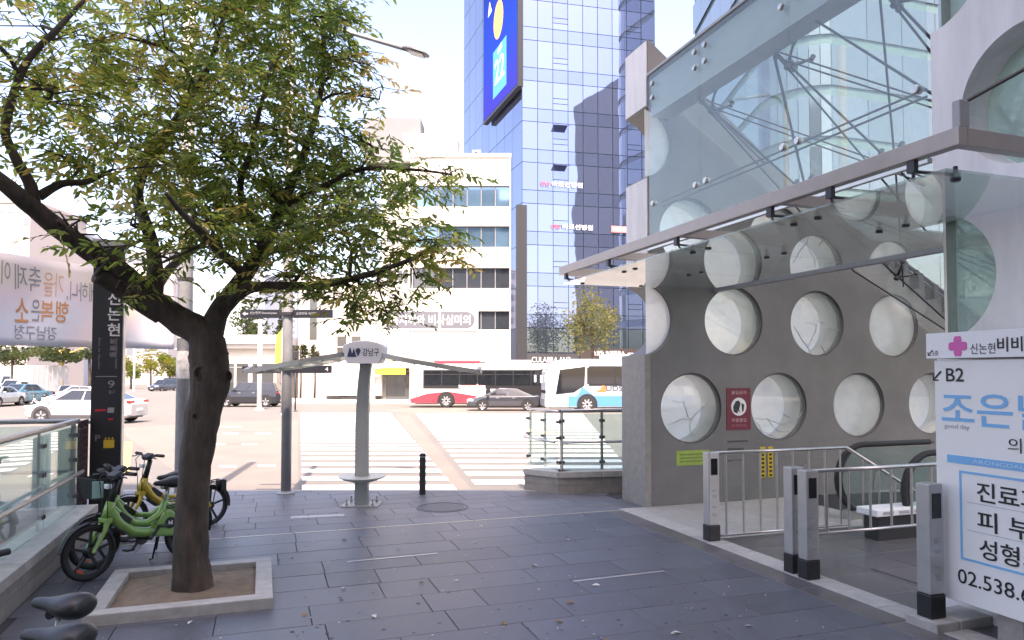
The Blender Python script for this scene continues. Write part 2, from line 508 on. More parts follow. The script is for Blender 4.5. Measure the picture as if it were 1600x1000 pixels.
# the plaza: a bed of grout, every slab laid on it
bed = MB()
bed.add([C(-60, -9, -0.012), C(60, -9, -0.012), C(60, KD, -0.012), C(-60, KD, -0.012), C(-60, KD, -1), C(60, KD, -1)], [(0, 1, 2, 3), (3, 2, 5, 4)])
plaza = bed.build('plaza', M_grout); plaza['kind'] = 'structure'
def clip_half(poly, f):
    out = []
    for i, p in enumerate(poly):
        q = poly[(i + 1) % len(poly)]
        a, b = f(p), f(q)
        if a >= 0: out.append(p)
        if (a >= 0) != (b >= 0):
            t = a / (a - b)
            out.append((p[0] + (q[0] - p[0]) * t, p[1] + (q[1] - p[1]) * t))
    return out
def depth_of(p): return p[0] * SY + p[1] * CY
slab_meshes = {}
def slab(x0, x1, y0, y1, m, gap=0.003, th=0.02, zt=0.0, name='paving_slab', parent=None):
    poly = [(x0 + gap, y0 + gap), (x1 - gap, y0 + gap), (x1 - gap, y1 - gap), (x0 + gap, y1 - gap)]
    cl = clip_half(poly, lambda p: KD - 0.01 - depth_of(p))
    if len(cl) < 3: return
    parent = parent or plaza
    dz = R.uniform(-0.0012, 0.0012)
    if cl == poly:
        key = (round(x1 - x0, 3), round(y1 - y0, 3), m.name, th)
        if key not in slab_meshes:
            b = MB(); w, h = x1 - x0 - 2 * gap, y1 - y0 - 2 * gap
            c = 0.004
            b.add([(-w / 2 + c, -h / 2 + c, 0), (w / 2 - c, -h / 2 + c, 0), (w / 2 - c, h / 2 - c, 0), (-w / 2 + c, h / 2 - c, 0),
                   (-w / 2, -h / 2, -c), (w / 2, -h / 2, -c), (w / 2, h / 2, -c), (-w / 2, h / 2, -c),
                   (-w / 2, -h / 2, -th), (w / 2, -h / 2, -th), (w / 2, h / 2, -th), (-w / 2, h / 2, -th)],
                  [(0, 1, 2, 3)] + [(4 + k, 4 + (k + 1) % 4, (k + 1) % 4, k) for k in range(4)] + [(8 + k, 8 + (k + 1) % 4, 4 + (k + 1) % 4, 4 + k) for k in range(4)])
            o = b.build(name, m, parent, world=False); slab_meshes[key] = o.data
        else:
            o = put(name, slab_meshes[key], parent)
        o.location = Vector(((x0 + x1) / 2, (y0 + y1) / 2, zt + dz)) - OFF.get(parent.name, Vector())
    else:
        b = MB(); n = len(cl)
        b.add([(p[0], p[1], zt + dz) for p in cl] + [(p[0], p[1], zt + dz - th) for p in cl],
              [tuple(range(n))] + [(k + n, (k + 1) % n + n, (k + 1) % n, k) for k in range(n)])
        o = b.build(name, m, parent)
    o.rotation_euler = (R.uniform(-.0008, .0008), R.uniform(-.0008, .0008), 0) if cl == poly else (0, 0, 0)
# big slabs near the camera, half-metre courses
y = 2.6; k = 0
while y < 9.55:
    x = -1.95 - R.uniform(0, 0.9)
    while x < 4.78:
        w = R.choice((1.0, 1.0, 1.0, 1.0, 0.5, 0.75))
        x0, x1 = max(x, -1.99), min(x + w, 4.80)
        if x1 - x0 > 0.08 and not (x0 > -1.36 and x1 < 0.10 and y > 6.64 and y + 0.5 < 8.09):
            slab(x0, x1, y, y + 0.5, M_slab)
        x += w
    y += 0.5; k += 1
# paler, smaller slabs from the drain line to the kerb
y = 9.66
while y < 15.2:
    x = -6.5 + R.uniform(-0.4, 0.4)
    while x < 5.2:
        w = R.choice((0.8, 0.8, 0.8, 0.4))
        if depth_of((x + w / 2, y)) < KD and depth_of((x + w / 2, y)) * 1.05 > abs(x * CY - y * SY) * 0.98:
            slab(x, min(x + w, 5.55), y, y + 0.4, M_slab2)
        x += w
    y += 0.4
# the brown edge course along the entrance, and the steel drain line
y = 2.6
while y < 9.5:
    slab(4.80, 5.08, y, y + 1.0, M_slab3); y += 1.0
for x0 in [(-3.2 + 1.2 * i) for i in range(7)]:
    MB().bb(x0, x0 + 1.19, 9.61, 9.65, -0.012, 0.0015).build('drain_strip', mat('drain steel', (0.5, 0.46, 0.40), 0.4, 0.6), plaza)
M_strip = mat('pale metal strip', (0.55, 0.54, 0.52), 0.35, 0.5)
for (pa, pb) in (((545, 875), (685, 862)), ((895, 905), (1035, 889))):
    a, b = G(*pa), G(*pb)
    d = (b - a); L = d.length; d.normalize()
    MB().box((a + b) / 2 + Vector((0, 0, 0.001)), (L, 0.03, 0.006), (d, Vector((-d.y, d.x, 0)), Z3)).build('metal_strip', M_strip, plaza)
# pale notice strip set into the paving
a, b = G(457, 807), G(540, 803)
d = (b - a); L = d.length; d.normalize(); e = Vector((-d.y, d.x, 0))
ns = MB().box((a + b) / 2 + Vector((0, 0, 0.001)), (L, 0.16, 0.006), (d, e, Z3)).build('notice_strip', mat('worn white print', (0.42, 0.42, 0.44), 0.6, var=0.3, scale=12), plaza)
# kerb stones and the yellow tactile strip
x = -14.0
while x < 16:
    a = C(x + 0.004, KD + 0.075, -0.10)
    MB().box(a, (0.992, 0.15, 0.21), (V(1, 0), V(0, 1), Z3)).build('kerb_stone', M_kerb, plaza, bevel=0.012)
    x += 1.0
# round manhole
p = G(692, 791)
mh = MB().lathe([(0, 0.004), (0.33, 0.004), (0.33, 0.0), (0.36, 0.0), (0.36, 0.006), (0.40, 0.006), (0.40, -0.01)], p, n=32).build('manhole_cover', mat('cast iron', (0.10, 0.10, 0.11), 0.55, 0.2, var=0.2, scale=20), plaza)

# fallen leaves and scraps
mb = MB()
for k in range(260):
    px, py = R.uniform(20, 1300), R.uniform(800, 1000)
    p = G(px, py, 0.006)
    if p.x > 4.7 or p.x < -1.8: continue
    s = R.uniform(0.007, 0.02) if k % 6 else R.uniform(0.02, 0.05)
    a = R.uniform(0, 6.28); u = Vector((cos(a), sin(a), R.uniform(-.1, .1))); w = Vector((-sin(a), cos(a), R.uniform(-.2, .2)))
    mb.cur = 0 if R.random() < 0.6 else 1
    mb.add([p - u * s, p + w * s * 0.45 + Vector((0, 0, s * .2)), p + u * s, p - w * s * 0.45 + Vector((0, 0, s * .25))], [(0, 1, 2, 3)])
tag(mb.build('fallen_leaves', [mat('pale leaf scrap', (0.62, 0.60, 0.55), 0.8), mat('dry leaf', (0.28, 0.17, 0.06), 0.8)], recalc=False),
    'pale scraps and dry leaves scattered over the slate paving', 'fallen leaves', kind='stuff')

# trodden gum and drip spots
mb = MB()
for k in range(130):
    p = G(R.uniform(330, 1300), R.uniform(790, 1000), 0.0022)
    if p.x > 4.75 or (p.x < .2 and p.y < 8.2): continue
    r = R.uniform(.008, .022); mb.cur = 0 if R.random() < .7 else 1
    mb.add([p + Vector((r * cos(a * pi / 5) * R.uniform(.75, 1.15), r * sin(a * pi / 5) * R.uniform(.75, 1.15), 0)) for a in range(10)], [tuple(range(10))])
tag(mb.build('gum_spots', [mat('old gum', (.055, .055, .06), .7), mat('pale drip', (.19, .19, .20), .7)], plaza, recalc=False), kind='stuff')

# ------------------------------------------------------------------ station entrance
FX = 5.631                     # the glass front stands in the plane x = FX
WY = 9.73                      # the porthole wall stands in the plane y = WY
ent_floor = MB().bb(5.36, 22, 2.0, WY, -0.5, -0.012).build('entrance_floor', M_grout); ent_floor['kind'] = 'structure'
M_tile = mat('dark floor granite', (0.105, 0.102, 0.104), 0.3, var=0.08, scale=3, rnd=0.1)
M_ftile = mat('pale floor stone', (0.36, 0.345, 0.325), 0.55, var=0.15, scale=6, rnd=0.06)
for i in range(5):
    for j in range(7):
        y0 = 3.4 + j * 0.6
        slab(5.36 + i * 0.6, 5.96 + i * 0.6, y0, y0 + 0.6, M_tile, name='floor_tile', parent=ent_floor)
for i in range(4):
    for j in range(3):
        slab(5.36 + i * 0.7, 6.06 + i * 0.7, 7.6 + j * 0.71, 8.31 + j * 0.71, M_ftile, name='floor_tile', parent=ent_floor)
y = 3.0
while y < 9.7:
    slab(5.08, 5.36, y, y + 0.96, M_granite_l, name='threshold_stone', parent=ent_floor, zt=0.004, th=0.03); y += 0.96
# raised threshold block under the last gate post
for x0, x1 in ((5.02, 5.26), (5.27, 5.62)):
    MB().bb(x0, x1, 4.28, 4.58, -0.01, 0.075).build('threshold_stone', M_granite_l, ent_floor, bevel=0.01)
for py0, py1, dx in ((4.7, 5.9, 6.0), (5.2, 5.9, 6.7)):
    MB().bb(dx, dx + 0.05, py0, py1, -0.012, 0.003).build('floor_drain', M_dsteel, ent_floor)

RP, RZ = 1.68, 1.387           # porthole spacing along and up the wall
PR = 0.56
def wall_outline_w1():
    pts = [(0, -0.05), (9.2, -0.05), (9.2, 1.9), (6.0, 3.52), (5.0, 4.05), (2.59, 5.36), (0, 7.27)]
    # portholes cut by the free end
    for z in (5.65, 2.874):
        a = math.acos(0.13 / PR)
        for q in circ(-0.13, z, PR, 20, a, -a): pts.append(q)
    return pts
holes = []
centres = []
def top_at(t):
    prof = [(0, 7.27), (2.59, 5.36), (5.0, 4.05), (6.0, 3.52), (9.2, 1.9)]
    for (a, za), (b, zb) in zip(prof, prof[1:]):
        if a <= t <= b: return za + (zb - za) * (t - a) / (b - a)
    return 0
for row, z in enumerate((1.487, 2.874, 4.261, 5.648)):
    for c in range(7):
        t = (0.74 if row % 2 == 0 else -0.13) + c * RP
        if t - PR < 0.02 or t > 8.4: continue
        if min(top_at(t - PR), top_at(min(t + PR, 9.1))) < z + PR + 0.06: continue
        holes.append(circ(t, z, PR, 40)); centres.append((t, z))
W1 = thing('porthole_wall', (FX, WY, 0), 'dark grey concrete wall pierced by rows of round portholes', 'wall')
o1 = Vector((FX, WY, 0))
MB().prism(wall_outline_w1(), o1, X3, Z3, Y3 * 0.70, holes).build('concrete_slab', M_conc, W1)
# the outer cladding at the free end is paler, and steps out below
MB().bb(FX - 0.02, FX + 0.0, WY + 0.02, WY + 0.69, 6.0 + 0.22, 7.24).build('end_cladding', M_conc_l, W1)
MB().bb(FX - 0.02, FX + 0.0, WY + 0.02, WY + 0.69, 3.44, 5.08).build('end_cladding', M_conc_l, W1)
MB().bb(FX - 0.10, FX - 0.001, WY - 0.03, WY + 0.73, -0.05, 2.32).build('end_pier', M_granite, W1, bevel=0.008)
def arc_pts(c, r, a0, a1, n): return [(c[0] + r * cos(a0 + (a1 - a0) * k / n), c[1] + r * sin(a0 + (a1 - a0) * k / n)) for k in range(n + 1)]
M_lining = mat('white hole lining', (0.74, 0.74, 0.71), 0.45, var=0.06, scale=3)
M_branch_refl = mat('painted branch reflection', (0.34, 0.35, 0.345), 0.3)  # grey for tree-branch reflections drawn onto the porthole glass
def ring(t, z, r0, r1, y0, y1, n=40):
    b = MB()
    vs = []
    for r, yy in ((r1, y0), (r0, y0), (r0, y1), (r1, y1)):
        vs += [Vector((FX + t + r * cos(2 * pi * k / n), yy, z + r * sin(2 * pi * k / n))) for k in range(n)]
    fs = []
    for a in range(4):
        c = (a + 1) % 4
        fs += [(a * n + k, a * n + (k + 1) % n, c * n + (k + 1) % n, c * n + k) for k in range(n)]
    return b.add(vs, fs)
refl_lines = {(0, 1.487): [[(-.34, .12), (-.1, .1), (-.05, -.08), (.02, -.2), (.1, -.1), (.3, .05), (.36, .16)], [(.02, -.2), (.0, -.36), (.1, -.44)], [(-.4, -.25), (-.12, -.16), (.02, -.2)]],
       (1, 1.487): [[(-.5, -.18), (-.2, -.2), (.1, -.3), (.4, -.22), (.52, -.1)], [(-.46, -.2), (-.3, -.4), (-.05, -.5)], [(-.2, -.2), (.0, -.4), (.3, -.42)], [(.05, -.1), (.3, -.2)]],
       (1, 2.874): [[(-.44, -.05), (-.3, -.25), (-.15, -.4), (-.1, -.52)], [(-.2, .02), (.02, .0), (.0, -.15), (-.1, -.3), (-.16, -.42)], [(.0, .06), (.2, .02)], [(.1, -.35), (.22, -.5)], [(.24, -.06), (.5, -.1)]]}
for i, (t, z) in enumerate(centres):
    ring(t, z, PR - 0.004, PR + 0.0, WY + 0.16, WY + 0.69).build('porthole_lining', M_lining, W1, smooth=True)
    ring(t, z, PR - 0.03, PR - 0.006, WY + 0.035, WY + 0.06).build('porthole_rim', mat('rim seal', (.13, .13, .125), .6), W1, smooth=False)
    pane = MB().prism(circ(t, z, PR - 0.008, 40), (FX, WY + 0.062, 0), X3, Z3, Y3 * 0.012).build('porthole_pane', M_front[0 if (round(t / .84) + round(z)) % 3 else 1], W1)
    MB().prism(circ(t, z, PR - 0.008, 40), (FX, WY + 0.55, 0), X3, Z3, Y3 * 0.012).build('inner_pane', M_pane, W1)
    for (ci, cz), lines in refl_lines.items():
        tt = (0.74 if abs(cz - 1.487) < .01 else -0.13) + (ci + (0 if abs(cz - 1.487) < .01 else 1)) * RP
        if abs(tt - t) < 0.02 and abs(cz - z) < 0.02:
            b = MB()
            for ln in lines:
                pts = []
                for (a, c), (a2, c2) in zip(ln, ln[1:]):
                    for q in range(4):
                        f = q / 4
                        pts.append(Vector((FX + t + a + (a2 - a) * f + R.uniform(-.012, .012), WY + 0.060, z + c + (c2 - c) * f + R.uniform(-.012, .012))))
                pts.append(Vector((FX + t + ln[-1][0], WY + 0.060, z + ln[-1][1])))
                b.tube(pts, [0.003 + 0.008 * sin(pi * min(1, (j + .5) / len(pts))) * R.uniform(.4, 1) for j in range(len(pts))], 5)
            b.build('branch_reflection', M_branch_refl, pane)  # thin strips painted in as reflected branches; the pane itself is whole
# glazed half portholes at the free end
for z in (2.874, 5.648):
    a = math.acos(0.13 / (PR - .005))
    MB().prism(circ(-0.13, z, PR - 0.005, 24, -a, a), (FX, WY + 0.10, 0), X3, Z3, Y3 * 0.012).build('porthole_pane', M_pane, W1)
# blind roundels sunk at the foot of the wall
for c in range(4):
    t = -0.13 + (c + 1) * RP
    pts = circ(t, 0.10, 0.54, 30, -0.18, pi + 0.18)
    MB().prism(pts, (FX, WY - 0.018, 0), X3, Z3, Y3 * 0.017).build('blind_roundel', mat('roundel concrete', (0.185, 0.178, 0.17), 0.65, var=0.2, scale=3), W1, bevel=0.008)
# weathered patches where an old notice was taken off
for z0, z1 in ((0.93, 0.96), (0.80, 0.84), (0.62, 0.65), (0.50, 0.52)):
    MB().bb(FX + 1.40, FX + 1.40 + R.uniform(.3, .46), WY - 0.004, WY, z0, z1).build('notice_residue', mat('glue residue', (0.075, 0.07, 0.065), 0.7, var=0.3, scale=20), W1)

# cable tray along the raking top edge
ct = thing('cable_tray', (FX + 5, WY, 4), 'black cable tray running down the raking wall edge under the canopy', 'cable tray')
pts = [Vector((FX + t, WY - 0.08, top_at(t) - 0.02)) for t in (4.6, 5.0, 6.0, 7.4)]
MB().tube(pts, 0.035, 6).build('conduit', M_black, ct)
MB().tube([p + Vector((0, -0.07, -0.14)) for p in pts], 0.022, 6).build('conduit', M_dsteel, ct)
for t in (5.0, 5.35, 5.7, 6.1, 6.5):
    MB().bb(FX + t - .05, FX + t + .05, WY - 0.19, WY - .002, top_at(t) - 0.32, top_at(t) - 0.06).build('bracket', M_black, ct)

# ---- W2: pale concrete porthole wall in the plane of the glass front, coming towards the camera
W2Y = WY - 4.98
def s2y(s): return WY - s
pts = [(4.98, -0.05), (12.6, -0.05), (12.6, 7.3), (4.98, 7.3)]
for z in (5.648, 2.874):
    pts += circ(4.98, z, PR, 24, pi / 2, -pi / 2)
holes2, cen2 = [], []
for row, z in enumerate((1.487, 2.874, 4.261, 5.648)):
    for c in range(5):
        s = 4.98 + (0.84 if row % 2 == 0 else 0) + c * RP
        if s - PR < 5.0 or s > 11.8: continue
        holes2.append(circ(s, z, PR, 40)); cen2.append((s, z))
W2 = thing('porthole_wall', (FX, W2Y, 0), 'pale weathered concrete wall with round openings behind the white clinic sign', 'wall')
MB().prism(pts, (FX, WY, 0), -Y3, Z3, X3 * 0.42, holes2).build('concrete_slab', M_conc_l, W2)
for s, z in cen2:
    MB().prism(circ(s, z, PR - 0.005, 40), (FX + 0.30, WY, 0), -Y3, Z3, X3 * 0.012).build('porthole_pane', M_gglass, W2)
for z in (2.874, 5.648):
    MB().prism(circ(4.98, z, PR - 0.005, 24, pi / 2, -pi / 2), (FX + 0.25, WY, 0), -Y3, Z3, X3 * 0.012).build('porthole_pane', M_gglass, W2)
MB().bb(FX + 0.14, FX + 0.28, W2Y + 0.002, W2Y + 0.03, 0, 7.2).build('edge_profile', M_steel, W2)

# ---- glass front with its head beam, roof glass and tension rods
gf = thing('glazed_facade', (FX, WY - 2.5, 4), 'tall clear glass front with bolted panes above the canopy', 'glass facade')
edges = [0.03, 1.41, 3.17, 4.95]
zb, zt = 3.98, 6.66
for a, b in zip(edges, edges[1:]):
    p = MB().bb(FX - 0.012, FX, WY - b + 0.006, WY - a - 0.006, zb, zt).build('glass_pane', M_fglass, gf)
    for s in (a + 0.12, b - 0.12):
        for z in ((6.50, 6.28) if True else ()):
            MB().lathe([(0, -0.024), (0.032, -0.022), (0.038, -0.012), (0.038, 0.02)], (FX - 0.012, WY - s, z), axis=0, n=14).build('glass_bolt', M_steel, p, smooth=False)
        MB().lathe([(0, -0.024), (0.036, -0.022), (0.042, -0.012), (0.042, 0.05)], (FX - 0.012, WY - s, 4.64), axis=0, n=14).build('glass_bolt', M_steel, p)
MB().bb(FX + 0.05, FX + 0.38, WY - 4.94, WY - 0.01, 6.03, 6.62).build('head_beam', mat('beam cladding', (0.44, 0.43, 0.41), 0.45, 0.3, var=0.12, scale=1.5), gf)
MB().bb(FX - 0.03, FX + 0.42, WY - 4.95, WY - 0.01, 6.665, 6.70).build('capping', M_grey, gf)
MB().bb(FX - 0.03, FX + 0.03, WY - 4.95, WY - 0.01, 3.93, 3.975).build('sill_channel', M_steel, gf)
# roof glass falling with the wall
def roof_pt(t, s, dz=0.0): return Vector((FX + t, WY - s, 6.55 - 0.66 * t + dz))
rg = thing('glass_roof', (FX + 3, WY - 2.5, 5), 'sloping glass roof panes held by crossed rods behind the glass front', 'glass roof')
for s0, s1 in ((0.03, 1.66), (1.67, 3.30), (3.31, 4.95)):
    for t0, t1 in ((0.5, 2.4), (2.41, 4.3), (4.31, 6.2)):
        MB().loft([[roof_pt(t0, s0), roof_pt(t1, s0), roof_pt(t1, s1), roof_pt(t0, s1)],
                   [roof_pt(t0, s0, .015), roof_pt(t1, s0, .015), roof_pt(t1, s1, .015), roof_pt(t0, s1, .015)]]).build('roof_pane', M_fglass, rg)
nodes = []
for s in (0.85, 2.48, 4.1):
    a, b = roof_pt(0.35, s, -.25), roof_pt(6.0, s, -.25)
    MB().tube([a, b], 0.016, 7).build('tension_rod', M_dsteel, rg)
    MB().tube([a + Vector((0, 0, -.02)), a.lerp(b, .5) + Vector((0, 0, -.55)), b], 0.013, 7).build('tension_rod', M_dsteel, rg)
    for f in (0.04, 0.34, 0.66, 0.95):
        nodes.append(a.lerp(b, f))
for sa, sb in ((0.85, 2.48), (2.48, 4.1)):
    for ta, tb in ((0.35, 2.3), (2.3, 4.2)):
        for z in (-.25, -.33):
            MB().tube([roof_pt(ta, sa, z), roof_pt(tb, sb, z)], 0.011, 6).build('tension_rod', M_dsteel, rg)
            MB().tube([roof_pt(tb, sa, z), roof_pt(ta, sb, z)], 0.011, 6).build('tension_rod', M_dsteel, rg)
for p in nodes:
    n_ = Vector((0.55, 0, 0.83)); u = Vector((0.83, 0, -0.55))
    b = MB()
    for i in (-1, 1):
        for j in (-1, 1):
            q = p + u * 0.16 * i + Y3 * 0.16 * j + n_ * 0.16
            b.tube([p, p + (q - p) * .6 - n_ * .03, q], [0.028, 0.02, 0.016], 6)
            b.tube([q - n_ * .03, q + n_ * .04], 0.034, 8)
    b.tube([p - n_ * .06, p + n_ * .06], 0.04, 8)
    b.build('spider_fitting', M_dsteel, rg)
for s in (0.95, 3.3):
    a, b = Vector((FX + 0.25, WY - s, 6.05)), Vector((FX + 0.22, WY - s - 1.5, 4.64))
    MB().tube([a, b], 0.014, 6).build('tension_rod', M_dsteel, rg)
for k, (s0, s1) in enumerate(((0.2, 1.53), (1.29, 3.3), (3.05, 4.83))):
    for dz in (0.02, -0.05):
        MB().tube([Vector((FX + .12, WY - s0, 4.64 + dz)), Vector((FX + .12, WY - s1, 4.64 + dz))], 0.012, 6).build('tension_rod', M_dsteel, rg)

# ---- canopy
CX0, CX1, CZ = 4.185, 6.76, 3.36
cn = thing('glass_canopy', (FX, WY - 3, CZ), 'low glass canopy hung from a warm steel frame over the station gates', 'canopy')
for s0, s1 in ((0.0, 1.57), (1.58, 3.15), (3.16, 4.73), (4.74, 6.3)):
    x1 = CX1 if s1 < 4.8 else FX - 0.004
    g = MB().bb(CX0, x1, WY - s1 + 0.0, WY - s0 - 0.002, CZ, CZ + 0.018).build('canopy_pane', M_cglass, cn)
    for x in (CX0 + 0.25, FX - 0.22):
        for s in (s0 + 0.14, s1 - 0.14):
            MB().lathe([(0, -0.014), (0.03, -0.012), (0.034, 0), (0.034, 0.02), (0.015, 0.022), (0.015, 0.09), (0, 0.09)], (x, WY - s, CZ), n=12).build('clamp_disc', M_dsteel, g)
M_bz = M_bronze
MB().bb(CX0 - 0.04, CX0 + 0.04, WY - 6.42, WY + 0.06, 3.492, 3.612).build('edge_channel', M_bz, cn, bevel=0.006)
MB().bb(CX0 + 0.041, 9.0, WY - 6.42, WY - 6.34, 3.494, 3.610).build('edge_channel', M_bz, cn, bevel=0.006)
MB().bb(CX0 + 0.041, FX - 0.02, WY - 0.04, WY + 0.04, 3.48, 3.60).build('cross_arm', M_bz, cn)
for s in (1.55, 3.12, 4.70):
    MB().prism([(0, 0.02), (1.4, -0.0), (1.4, 0.13), (0, 0.10)], (CX0 + 0.041, WY - s - 0.04, 3.48), X3, Z3, Y3 * 0.08).build('cross_arm', M_bz, cn)
for s in (0.14, 1.5, 3.1, 4.6, 5.3, 6.05):
    y = WY - s
    b = MB()
    b.bb(CX0 - 0.03, CX0 + 0.01, y - 0.03, y + 0.03, 3.41, 3.491)
    b.tube([(CX0, y, 3.42), (CX0 + 0.12, y - 0.11, 3.39), (CX0 + 0.25, y - 0.13, 3.385)], 0.012, 6)
    b.tube([(CX0, y, 3.42), (CX0 + 0.12, y + 0.11, 3.39), (CX0 + 0.25, y + 0.13, 3.385)], 0.012, 6)
    b.build('hanger', M_dsteel, cn)
MB().bb(CX0 + 0.0, CX0 + 0.09, WY - 6.40, WY - 6.34, 3.617, 3.80).build('rod_lug', M_grey, cn, bevel=0.01)
MB().tube([(CX0 + 0.05, WY - 6.37, 3.78), (FX + 0.6, WY - 7.4, 5.0)], 0.014, 7).build('stay_rod', M_dsteel, cn)
# ceiling of the way down, behind the canopy glass: a pale soffit beam over the escalators
MB().bb(CX1 + 0.02, CX1 + 0.10, WY - 4.9, WY - 0.02, 3.33, 3.42).build('rear_channel', M_grey, cn)

# ---- gate posts, fences
gp_pos = [(5.207, 7.54), (5.185, 6.07), (5.165, 5.84), (5.147, 4.44)]
labels = ['slim steel gate post with black foot at the end of the long barred fence',
          'slim steel gate post of the close pair, on the side of the porthole wall',
          'slim steel gate post of the close pair, carrying the short floating gate',
          'slim steel gate post standing alone beside the white clinic sign']
def gate_post(x, y, label, base=0.0):
    t = thing('gate_post', (x, y, base), label, 'gate post', 'steel posts of the accessible gate')
    w, d = 0.13, 0.15
    MB().bb(x - d / 2, x + d / 2, y - w / 2, y + w / 2, base + 0.19, base + 1.075).build('post_body', mat('satin aluminium', (0.46, 0.455, 0.45), 0.35, 0.55, var=0.06, scale=6), t, bevel=0.01)
    MB().bb(x - d / 2 - .005, x + d / 2 + .005, y - w / 2 - .005, y + w / 2 + .005, base, base + 0.188).build('foot', M_black, t, bevel=0.008)
    MB().bb(x - 0.045, x + 0.045, y - w / 2 - 0.006, y - w / 2 + .001, base + 0.80, base + 1.0).build('reader_window', mat('dark screen', (0.01, 0.01, 0.012), 0.1), t)
    MB().bb(x + 0.003, x + 0.004 - .08, y - w / 2 - 0.003, y - w / 2 + .001, base + .5, base + .55).build('notice', M_steel, t)
    for z in (0.60, 0.52, 0.40, 0.30):
        MB().bb(x - 0.03, x + 0.03, y - w / 2 - 0.004, y - w / 2 + .001, base + z, base + z + R.uniform(.02, .06)).build('printed_mark', mat('faint grey print', (0.36, 0.37, 0.38), 0.5, var=0.4, scale=60), t)
    return t
for (x, y), lb in zip(gp_pos, labels):
    gate_post(x, y, lb, 0.075 if y < 4.6 else 0.004)
def fence(x0, x1, y, zt, zb, label, n, tail=None, name='barred_fence'):
    t = thing(name, ((x0 + x1) / 2, y, 0), label, 'fence')
    MB().tube([(x0, y, zt), (x1, y, zt)], 0.022, 8).build('top_rail', M_steel, t, smooth=True)
    MB().tube([(x0, y, zb), (x1, y, zb)], 0.016, 8).build('bottom_rail', M_steel, t, smooth=True)
    for k in range(n):
        x = x0 + (k + 0.6) * (x1 - x0) / n
        MB().tube([(x, y, zb), (x, y, zt)], 0.013, 8, caps=False).build('bar', M_steel, t, smooth=True)
    if tail:
        MB().tube([(x1, y, zt)] + tail, 0.022, 8).build('top_rail', M_steel, t, smooth=True)
        a, b = Vector((x1, y, zt)), Vector(tail[-1])
        for k in range(1, 9):
            p = a.lerp(b, k / 9)
            MB().tube([p, (p.x, y, p.z - 0.98)], 0.013, 8, caps=False).build('bar', M_steel, t, smooth=True)
    return t
fence(5.27, 7.3, 7.54, 1.06, 0.05, 'long steel barred fence whose rail drops with the stairs', 8, [(8.6, 7.54, 0.36), (9.8, 7.54, -.3)])
fence(5.23, 7.2, 5.84, 1.06, 0.43, 'short steel barred gate floating clear of the floor beside the clinic sign', 7, name='barred_gate')

# ---- escalator
es = thing('escalator', (8.2, 8.0, 0), 'escalator with a black looped handrail behind the barred fences', 'escalator')
def loop(y):
    pts = []
    for k in range(13):
        a = pi / 2 + pi * k / 12
        pts.append(Vector((8.05 + 0.47 * cos(a), y, 0.56 + 0.47 * sin(a))))
    return [Vector((9.3, y, 1.03))] + pts + [Vector((8.6, y, 0.09))]
for y in (8.0, 6.9):
    MB().tube(loop(y), 0.04, 8).build('handrail', M_rubber, es, smooth=True)
    MB().tube([p + Vector((0.07, 0, 0)) for p in loop(y)], 0.02, 6).build('guide_rail', M_dsteel, es, smooth=True)
    MB().prism(arc_pts((8.05, 0.56), 0.42, pi / 2, 1.5 * pi, 12) + [(9.3, 0.14), (9.3, 0.98)], (0, y - 0.006, 0), X3, Z3, Y3 * 0.012).build('balustrade_glass', M_rail_glass, es)
    MB().bb(7.75, 10, y - 0.08, y + 0.08, 0.0, 0.12).build('skirt', M_steel, es)
MB().bb(7.1, 8.15, 6.84, 7.06, -.01, 0.30).build('newel_base', M_black, es, bevel=0.01)
MB().bb(7.02, 8.20, 6.78, 7.10, 0.302, 0.385).build('newel_cover', M_white, es, bevel=0.01)
for k in range(4):
    MB().bb(7.12 + k * .25, 7.28 + k * .25, 6.774, 6.78, 0.325, 0.36).build('printed_mark', mat('grey print', (0.35, 0.36, 0.37), 0.5), es)
for k in range(10):
    MB().bb(8.2 + k * 0.4, 8.6 + k * 0.4, 7.07, 7.91, -0.3 - 0.2 * k, -0.004 - 0.2 * k).build('step', M_dsteel, es)
yt = thing('yellow_safety_strip', (FX + 2.1, WY - .02, .9), 'yellow dotted safety strip hanging on the porthole wall behind the fence', 'safety strip')
for dx in (0, 0.15):
    MB().bb(FX + 2.02 + dx, FX + 2.12 + dx, WY - 0.012, WY - .001, 0.34, 0.84).build('strip', mat('yellow tape', (0.62, 0.42, 0.03), 0.6), yt)
    for k in range(7):
        MB().bb(FX + 2.045 + dx, FX + 2.095 + dx, WY - 0.016, WY - .0122, 0.36 + k * .067, 0.395 + k * .067).build('dark_mark', M_black, yt)
# ---- notices on the porthole wall
rs = thing('warning_notice', (FX + 1.7, WY, 1.5), 'dark red warning notice with a round white picture on the porthole wall', 'notice')
nx0, nx1, nz0, nz1 = FX + 1.385, FX + 1.845, 1.13, 1.80
MB().bb(nx0, nx1, WY - 0.010, WY - .001, nz0, nz1).build('notice_panel', mat('maroon print', (0.17, 0.016, 0.035), 0.45, var=0.1, scale=3), rs)
MB().prism(circ((nx0 + nx1) / 2, 1.50, 0.145, 28), (0, WY - 0.014, 0), X3, Z3, Y3 * 0.004).build('picture_disc', M_white, rs)
MB().prism([(-.10, -.08), (-.11, .0), (-.06, .09), (.0, .10), (.03, .05), (.0, -.05), (.03, -.10), (-.02, -.06), (-.03, -.11)], ((nx0 + nx1) / 2, WY - 0.018, 1.50), X3, Z3, Y3 * 0.003).build('picture_figure', M_black, rs)
MB().prism([(.05, .06), (.10, .03), (.09, -.06), (.06, -.09)], ((nx0 + nx1) / 2, WY - 0.018, 1.50), X3, Z3, Y3 * 0.003).build('picture_figure', M_black, rs)
M_pink = mat('pale pink print', (0.66, 0.42, 0.45), 0.5)
lettering('출입금지', (nx0 + .09, WY - .011, 1.70), X3, Z3, .28, .055, M_pink, rs)
